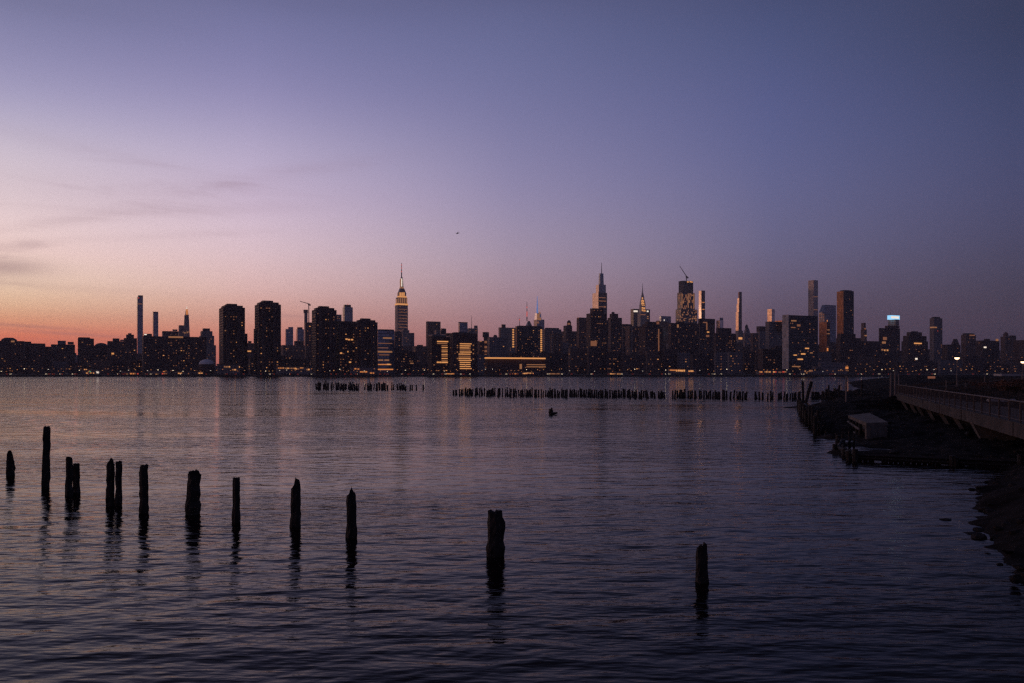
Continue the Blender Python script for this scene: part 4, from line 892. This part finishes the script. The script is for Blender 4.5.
# lone posts on the mound
M['palewood'] = rough_mat('grey_timber', (.2, .15, .13), (.36, .29, .25), 2, .85, .4, .3, (5, 5, .5))
def post(label, x, yt, yb, Y, wpx, mat, z0=None):
    s = Y/F; X = (x-HX)*s; g = gz(X, Y)-.4; zt = CH+(HY-yt)*s
    mb = MB().bar((0, 0, 0), (.03, 0, zt-g), wpx*s/2, wpx*s*.42, 8).bar((.03, 0, zt-g), (.03, 0, zt-g+.05), wpx*s*.45, wpx*s*.2, 8)
    o = mb.build('timber_post', mat); o.location = (X, Y, g); tag(o, label, 'post')
post('tall pale weathered post on the dark mound in front of the far shore lights', 846, 376.5, 409, 100, 1.7, M['palewood'])
post('dark post standing alone on the spit left of the rocky point', 861.8, 381, 400, 134, 2.2, M['pile'])
post('left tall brown post at the far end of the boardwalk', 890.6, 373, 400, 100.5, 1.8, M['palewood'])
post('right tall brown post at the far end of the boardwalk', 894.8, 372.8, 400, 103, 1.8, M['palewood'])
post('shorter thin brown post behind the tall pair at the boardwalk end', 898.6, 374, 392, 106, 1.2, M['palewood'])

# boardwalk
P0, P1 = Vector((45.4, 101)), Vector((13.4, 9))
dv = (P1-P0).normalized(); nv = Vector((-dv.y, dv.x))          # nv points inland
if nv.x < 0: nv = -nv
Lb = (P1-P0).length
bw = empty('boardwalk', (P0.x, P0.y, 0), 0, 'boardwalk on slanted struts with a railing along the right bank', 'boardwalk')
def bp(s, t, z): v = dv*s+nv*t; return (v.x, v.y, z)
M['deck'] = rough_mat('weathered_deck', (.06, .045, .036), (.1, .075, .065), 2.5, .85, .3)
M['beam'] = rough_mat('boardwalk_concrete', (.03, .024, .022), (.095, .075, .068), .9, .85, .3)
M['rail'] = rough_mat('railing_steel', (.07, .05, .045), (.11, .08, .07), 3, .6, .1)
MB().hexa([bp(0, .32, 1.72), bp(Lb, .32, 1.72), bp(Lb, 4.2, 1.72), bp(0, 4.2, 1.72)], [bp(0, .32, 1.95), bp(Lb, .32, 1.95), bp(Lb, 4.2, 1.95), bp(0, 4.2, 1.95)]).build('deck', M['deck'], bw)
nb_ = int(Lb/4.9); sb_ = Lb/nb_
for k in range(nb_):
    s0, s1 = k*sb_+.02, (k+1)*sb_-.02; o0 = rng.uniform(-.03, .02)
    MB().hexa([bp(s0, o0, 1.3), bp(s1, o0, 1.3), bp(s1, .3, 1.3), bp(s0, .3, 1.3)], [bp(s0, o0, 2.02), bp(s1, o0, 2.02), bp(s1, .3, 2.02), bp(s0, .3, 2.02)]).build('edge_beam', M['beam'], bw)
ns = int(Lb/2.45); st = Lb/ns
for off in (.15,):
    rl = MB().bar(bp(0, off, 3.06), bp(Lb, off, 3.06), .05, .05, 6).bar(bp(0, off, 2.14), bp(Lb, off, 2.14), .03, .03, 4).build('railing', M['rail'], bw)
    for k in range(ns+1):
        c = Vector(bp(k*st, off, 0)); MB().bar((c.x, c.y, 1.95), (c.x, c.y, 3.12), .055, .055, 6).build('railing_post', M['rail'], rl)
        if k < ns and off < 1:
            mb = MB()
            for j in range(1, 8): q0 = bp(k*st+st*j/8, off, 0); mb.bar((q0[0], q0[1], 2.16), (q0[0], q0[1], 3.03), .012, .012, 4)
            mb.build('railing_panel', M['rail'], rl)
def strut(Y, big=False):
    s = (P0.y-Y)/-dv.y
    a = Vector(bp(s, .35, 1.29)); b = Vector(bp(s+.5, 1.0, .1)); g = gz(P0.x+b.x, P0.y+b.y)-.3
    if big:
        h = dv*.55; 
        MB().hexa([(bp(s-.1, .7, g)), (bp(s+.7, .7, g)), (bp(s+.7, 2.6, g)), (bp(s-.1, 2.6, g))], [bp(s-.2, .05, 1.29), bp(s+.9, .05, 1.29), bp(s+.9, 2.9, 1.29), bp(s-.2, 2.9, 1.29)]).build('pier', M['conc'], bw)
    else:
        MB().bar(a, (b.x, b.y, g), .2, .17, 4).build('strut', M['conc'], bw)
        c = Vector(bp(s, 3.6, 0)); MB().bar((c.x, c.y, -.4), (c.x, c.y, 1.71), .18, .18, 8).build('support_pile', M['pile'], bw)
for Y in (97, 89.6, 83.7, 76.3, 69.1, 62.4): strut(Y)
strut(54.5, True)
for Y in (40, 32, 24, 16): strut(Y)

# lit lamps in the park
def park_lamp(label, x, yh, Y):
    s = Y/F; X = (x-HX)*s; g = gz(X, Y); zh = CH+(HY-yh)*s
    o = empty('street_lamp', (X, Y, g), 0, label, 'street lamp'); H = zh-g
    MB().bar((0, 0, -.3), (0, 0, H-.25), .085, .06, 8).lathe([(.16, 0), (.16, .5), (.09, .6)], n=10).build('pole', M['palewood'], o)
    MB().lathe([(.66, H+.02), (.6, H+.1), (.25, H+.26), (.06, H+.32)], n=18).build('lamp_shade', M['beam'], o, True)
    MB().lathe([(.05, H-.3), (.24, H-.26), (.36, H-.1), (.38, H)], n=16).build('lamp_bulb', PL, o, True)
PL = emit('park_lamp_light', (1, .66, .4), 3); PL.cycles.emission_sampling = 'AUTO'
park_lamp('lit mushroom-shaped street lamp standing whole in the park at right', 957, 357.6, 137)
park_lamp('lit street lamp cut by the right edge of the picture', 1023, 361.6, 150)

# promenade fence, shelter, bench, sign
fo = empty('promenade_fence', (56, 118, 0), 0, 'thin post fence along the promenade behind the shrubs at right', 'fence')
a, b_ = Vector((55, 119)), Vector((112, 138)); n = 17
for k in range(n+1):
    p = a+(b_-a)*k/n; g = gz(p.x, p.y)
    MB().bar((p.x-56, p.y-118, g-.3), (p.x-56, p.y-118, g+(1.95 if k % 2 == 0 else 1.15)), .075, .06, 6).build('post', M['palewood'], fo)
for z in (.55, 1.05):
    mb = MB()
    for k in range(n):
        p, p2 = a+(b_-a)*k/n, a+(b_-a)*(k+1)/n
        mb.bar((p.x-56, p.y-118, gz(p.x, p.y)+z), (p2.x-56, p2.y-118, gz(p2.x, p2.y)+z), .03, .03, 4)
    mb.build('rail', M['palewood'], fo)
p = at(1001, 397, 66); g = gz(p.x, p.y)
o = empty('concrete_bench', (p.x, p.y, g), R(-6), 'low pale concrete bench among the dark shrubs at right', 'bench')
MB().box(-.95, -.3, .28, .95, .3, .46).build('seat', M['mb'], o)
for s in (-.65, .65): MB().box(s-.14, -.25, -.3, s+.14, .25, .279).build('leg', M['conc'], o)
p = at(1016, 376, 195); g = gz(p.x, p.y)
o = empty('park_shelter', (p.x, p.y, g), 0, 'low park shelter with a pale flat roof at the right edge', 'shelter')
H = CH-.3-g
MB().box(-4.2, -1.6, H-.5, 5, 1.6, H).build('roof', M['mb'], o)
for sx in (-3.6, -.4, 2.4, 4.4):
    for sy in (-1.2, 1.2): MB().bar((sx, sy, -.3), (sx, sy, H-.501), .08, .08, 6).build('post', M['rail'], o)
p = at(931.5, 377.4, 170); g = gz(p.x, p.y)
o = empty('park_sign', (p.x, p.y, g), 0, 'small orange lit board on legs behind the boardwalk', 'sign')
zc = p.z-g
MB().box(-.72, -.05, zc-.22, .72, .05, zc+.22).build('board', emit('sign_glow', (1, .35, .2), .16), o)
for s in (-.5, .5): MB().bar((s, .1, -.3), (s, .1, zc+.1), .04, .04, 6).build('leg', M['rail'], o)

# shrubs and grass behind the boardwalk
M['leaf'] = rough_mat('russet_leaves', (.1, .05, .035), (.2, .1, .07), 3, .8, .1)
M['leafg'] = rough_mat('dull_green_leaves', (.1, .065, .045), (.19, .125, .085), 3, .8, .1)
def leaf_cloud(n, seed, sx, sy, sz, leaf):
    q = random.Random(seed); mb = MB(); cl = [(Vector((q.uniform(-.7, .7)*sx, q.uniform(-.7, .7)*sy, q.uniform(.25, .85)*sz)), q.uniform(.25, .5)) for _ in range(12)]
    for _ in range(n):
        c, r = q.choice(cl); v = Vector((q.gauss(0, 1), q.gauss(0, 1), q.gauss(0, .9))).normalized()*r*q.random()**.4
        p = c+Vector((v.x*sx, v.y*sy, v.z*sz)); p.z = max(p.z, .03)
        a = Vector((q.gauss(0, 1), q.gauss(0, 1), q.gauss(0, 1))).normalized()*leaf*q.uniform(.6, 1.3); b = a.orthogonal().normalized()*leaf*.45
        mb.add([p-a, p+b, p+a, p-b], [(0, 1, 2, 3)])
    return mb
def make_shrub(seed, mat):
    o = empty('shrub', (0, 0, 0))
    leaf_cloud(520, seed, 1.25, 1.0, .95, .11).build('foliage', mat, o)
    q = random.Random(seed); mb = MB()
    for k in range(7): mb.bar((0, 0, -.25), (q.uniform(-.7, .7), q.uniform(-.6, .6), q.uniform(.5, .95)), .03, .012, 5)
    mb.build('stem', M['pile'], o); return o
shp = [make_shrub(1, M['leaf']), make_shrub(2, M['leafg']), make_shrub(3, M['leaf'])]
used = [False]*3
for k in range(44):
    Y = rng.uniform(52, 108); u0 = .12+10.3/Y+.348+.01; u = rng.uniform(max(.46, u0-.03), .68); x = u*Y
    j = k % 3
    o = copy_tree(shp[j]) if used[j] else shp[j]; used[j] = True
    s = rng.uniform(.7, 1.15); o.location = (x, Y, gz(x, Y)-.05); o.rotation_euler = (0, 0, rng.uniform(0, 6.28)); o.scale = (s*1.1, s*1.1, s*.9)
    tag(o, ('russet leafy shrub in the planting behind the boardwalk', 'dull green leafy shrub in the planting behind the boardwalk')[j == 1], 'shrub', 'shrubs behind the boardwalk')
mb = MB(); q = random.Random(9)
for _ in range(9000):
    Y = q.uniform(60, 190); u = q.uniform(.43, .7)
    x = u*Y
    if x < 10.3+.348*Y+5.5: continue
    z = 0
    h = q.uniform(.25, .6); dx, dy = q.uniform(-.2, .2), q.uniform(-.2, .2); mb.add([(x-.04, Y, 0), (x+.04, Y, 0), (x+dx, Y+dy, h)], [(0, 1, 2)])
vx = np.array(mb.v); g0 = land_h(vx[:, 0], vx[:, 1]); mb.v = [(a, b, c+g-.02) for (a, b, c), g in zip(mb.v, g0)]
tag(mb.build('grass', M['leafg']), 'dry grass covering the bank behind the boardwalk', 'grass', kind='stuff')

# ------------------------------------------------------------------ air
HAZE = 7.5e-5
if HAZE:
    m_ = bpy.data.materials.new('haze'); m_.use_nodes = True; nt = m_.node_tree
    for nd in list(nt.nodes): nt.nodes.remove(nd)
    out = nt.nodes.new('ShaderNodeOutputMaterial'); pv = nt.nodes.new('ShaderNodeVolumePrincipled')
    pv.inputs['Color'].default_value = (.92, .88, .95, 1); pv.inputs['Density'].default_value = HAZE; pv.inputs['Anisotropy'].default_value = .2
    nt.links.new(pv.outputs[0], out.inputs['Volume'])
    tag(MB().box(-5400, -400, -4, 5400, 6400, 420).build('haze', m_), kind='stuff')

# ------------------------------------------------------------------ sky, sun, camera
w = bpy.data.worlds.new('World'); sc.world = w; w.use_nodes = True; nt = w.node_tree
for nd in list(nt.nodes): nt.nodes.remove(nd)
out = nt.nodes.new('ShaderNodeOutputWorld')
tc = N(nt, 'ShaderNodeTexCoord'); nrm = N(nt, 'ShaderNodeVectorMath', operation='NORMALIZE'); nt.links.new(tc.outputs['Generated'], nrm.inputs[0])
sp = N(nt, 'ShaderNodeSeparateXYZ'); nt.links.new(nrm.outputs[0], sp.inputs[0])
el = math_n(nt, 'MULTIPLY', math_n(nt, 'ARCSINE', sp.outputs[2]), 180/math.pi)
az = math_n(nt, 'MULTIPLY', math_n(nt, 'ARCTAN2', sp.outputs[0], sp.outputs[1]), 180/math.pi)
fac = math_n(nt, 'DIVIDE', el, 90.0, True)
def el_of(x, y):
    u = (x-HX)/F; return math.degrees(math.atan((HY-y)/F/math.sqrt(1+u*u)))
def ramp(stops):
    cr = N(nt, 'ShaderNodeValToRGB'); e = cr.color_ramp.elements
    stops = sorted(stops)
    e[0].position = stops[0][0]/90; e[0].color = stops[0][1]; e[1].position = stops[-1][0]/90; e[1].color = stops[-1][1]
    for p, c in stops[1:-1]:
        k = e.new(p/90); k.color = c
    cr.color_ramp.interpolation = 'B_SPLINE'
    nt.links.new(fac, cr.inputs[0]); return cr.outputs[0]
ZEN = [(31, lin(62, 62, 92)), (45, lin(46, 46, 72)), (90, lin(36, 38, 62))]
def col(x, stops): return ramp([(max(0, el_of(x, y)), lin(*c)) for y, c in stops]+ZEN)
def hot(stops, k): return ramp([(e_, tuple([v*kk for v in lin(*c)[:3]]+[1])) for (e_, c, kk) in stops]+ZEN)
back = ramp([(0, lin(58, 54, 74)), (8, lin(62, 62, 92)), (20, lin(58, 64, 102))]+ZEN)
SKY = [
 (-140, back),
 (-64, hot([(0, (235, 110, 70), 1.0), (2, (255, 138, 90), 1.25), (5, (255, 162, 122), 1.15), (10, (245, 190, 168), .95), (16, (205, 185, 195), 1.0), (24, (140, 138, 175), 1.0)], 1)),
 (-30.5, col(10, [(372, (196, 88, 78)), (338, (246, 128, 100)), (325, (268, 160, 120)), (305, (275, 206, 167)), (280, (269, 222, 198)), (250, (255, 222, 216)), (200, (235, 212, 219)), (150, (210, 196, 211)), (100, (169, 162, 197)), (50, (141, 137, 177)), (0, (120, 120, 160))])),
 (-17, col(250, [(372, (190, 100, 92)), (338, (230, 142, 122)), (318, (238, 172, 156)), (290, (240, 196, 192)), (250, (234, 205, 214)), (200, (211, 190, 216)), (150, (185, 173, 204)), (100, (149, 142, 185)), (50, (126, 124, 169)), (0, (110, 111, 155))])),
 (0, col(510, [(372, (150, 98, 104)), (338, (164, 116, 124)), (315, (176, 136, 148)), (285, (174, 147, 164)), (250, (169, 152, 176)), (200, (149, 140, 177)), (150, (132, 128, 169)), (100, (116, 116, 160)), (50, (103, 107, 151)), (0, (93, 97, 140))])),
 (17, col(770, [(372, (82, 69, 90)), (338, (89, 75, 98)), (310, (96, 83, 108)), (280, (102, 93, 124)), (250, (103, 100, 136)), (200, (100, 101, 144)), (150, (91, 96, 143)), (100, (84, 90, 138)), (50, (76, 84, 128)), (0, (66, 75, 117))])),
 (30.5, col(1014, [(372, (48, 46, 66)), (330, (54, 52, 73)), (300, (60, 57, 82)), (270, (64, 63, 92)), (230, (68, 69, 105)), (180, (67, 71, 111)), (120, (60, 68, 109)), (60, (53, 61, 98)), (0, (45, 53, 86))])),
 (100, back)]
cur = SKY[0][1]
for (a0, _), (a1, c1) in zip(SKY, SKY[1:]):
    mr = N(nt, 'ShaderNodeMapRange'); mr.inputs['From Min'].default_value = a0; mr.inputs['From Max'].default_value = a1
    mr.interpolation_type = 'LINEAR'
    nt.links.new(az, mr.inputs['Value'])
    mx = N(nt, 'ShaderNodeMix', data_type='RGBA'); nt.links.new(mr.outputs[0], mx.inputs[0]); nt.links.new(cur, mx.inputs[6]); nt.links.new(c1, mx.inputs[7]); cur = mx.outputs[2]
# thin cirrus: streaky noise over bearing and height, only toward the sunset
cv = N(nt, 'ShaderNodeCombineXYZ'); nt.links.new(math_n(nt, 'MULTIPLY', az, .10), cv.inputs[0]); nt.links.new(math_n(nt, 'ADD', math_n(nt, 'MULTIPLY', el, .75), math_n(nt, 'MULTIPLY', az, .03)), cv.inputs[1])
no = N(nt, 'ShaderNodeTexNoise'); no.inputs['Scale'].default_value = 1.0; no.inputs['Detail'].default_value = 7; no.inputs['Roughness'].default_value = .6; no.inputs['Distortion'].default_value = .6
nt.links.new(cv.outputs[0], no.inputs['Vector'])
thin = N(nt, 'ShaderNodeMapRange'); thin.inputs['From Min'].default_value = .5; thin.inputs['From Max'].default_value = .75; nt.links.new(no.outputs['Fac'], thin.inputs['Value'])
def blob(a0, sa, e0, se, slope, k):
    da = math_n(nt, 'SUBTRACT', az, a0); de = math_n(nt, 'SUBTRACT', math_n(nt, 'SUBTRACT', el, e0), math_n(nt, 'MULTIPLY', da, slope))
    q1 = math_n(nt, 'POWER', math_n(nt, 'ABSOLUTE', math_n(nt, 'DIVIDE', da, sa)), 2.0); q2 = math_n(nt, 'POWER', math_n(nt, 'ABSOLUTE', math_n(nt, 'DIVIDE', de, se)), 2.0)
    return math_n(nt, 'MULTIPLY', math_n(nt, 'EXPONENT', math_n(nt, 'MULTIPLY', math_n(nt, 'ADD', q1, q2), -1.0)), k)
def az_of(x): return math.degrees(math.atan((x-HX)/F))
tot = None
for (x, y, sa, se, slope, k) in ((2, 267, 2.4, .55, .02, .95), (30, 285, 6, .25, -.03, .2), (25, 326, 3.2, .11, -.05, .6), (75, 334, 3.4, .11, -.05, .55), (215, 210, 6, .4, .08, .2), (120, 190, 12, 1.2, .05, .14), (60, 222, 5, .35, .22, .16), (260, 178, 8, .5, .2, .14), (90, 150, 7, .5, -.12, .12), (170, 236, 5, .25, .1, .14), (290, 316, 1.6, .12, -.02, .3), (18, 246, 2.0, .3, .15, .4)):
    bl = blob(az_of(x), sa, el_of(x, y), se, slope, k); tot = bl if tot is None else math_n(nt, 'ADD', tot, bl)
nz = math_n(nt, 'ADD', .55, math_n(nt, 'MULTIPLY', thin.outputs[0], 1.3))
cl = math_n(nt, 'MULTIPLY', tot, nz, True)
mx = N(nt, 'ShaderNodeMix', data_type='RGBA'); nt.links.new(cl, mx.inputs[0]); nt.links.new(cur, mx.inputs[6]); mx.inputs[7].default_value = lin(142, 108, 122); cur = mx.outputs[2]
bg = N(nt, 'ShaderNodeBackground'); nt.links.new(cur, bg.inputs[0]); bg.inputs[1].default_value = 1.0
SUN_AZ, SUN_EL = R(-64), R(-1.0)
sky = N(nt, 'ShaderNodeTexSky', sky_type='NISHITA'); sky.sun_disc = False; sky.sun_elevation = SUN_EL; sky.sun_rotation = SUN_AZ; sky.altitude = 0
bg2 = N(nt, 'ShaderNodeBackground'); nt.links.new(sky.outputs[0], bg2.inputs[0]); bg2.inputs[1].default_value = .05
ad = N(nt, 'ShaderNodeAddShader'); nt.links.new(bg.outputs[0], ad.inputs[0]); nt.links.new(bg2.outputs[0], ad.inputs[1]); nt.links.new(ad.outputs[0], out.inputs[0])

su = bpy.data.lights.new('sun', 'SUN'); su.energy = .03; su.angle = R(8); su.color = (1, .6, .38)
so = bpy.data.objects.new('sun', su); COL.objects.link(so)
dirv = Vector((math.sin(R(-64))*math.cos(R(1)), math.cos(R(-64))*math.cos(R(1)), math.sin(R(1))))
so.rotation_euler = dirv.to_track_quat('Z', 'Y').to_euler(); so.location = (-50, 20, 60)

cam = bpy.data.cameras.new('camera'); cam.sensor_width = 36; cam.lens = 36*F/1024; cam.shift_y = (HY-341.5)/1024
cam.clip_start = .1; cam.clip_end = 12000
co = bpy.data.objects.new('camera', cam); COL.objects.link(co); co.location = (0, 0, CH); co.rotation_euler = (R(90), 0, 0)
sc.camera = co
sc.view_settings.view_transform = 'Standard'; sc.view_settings.look = 'None'; sc.view_settings.exposure = 0; sc.view_settings.gamma = 1
sc.render.engine = 'CYCLES'
cy = sc.cycles
cy.max_bounces = 5; cy.glossy_bounces = 4; cy.diffuse_bounces = 2; cy.volume_bounces = 1; cy.caustics_reflective = False; cy.caustics_refractive = False
cy.use_denoising = False; cy.filter_width = 1.4; cy.sample_clamp_indirect = 1.5
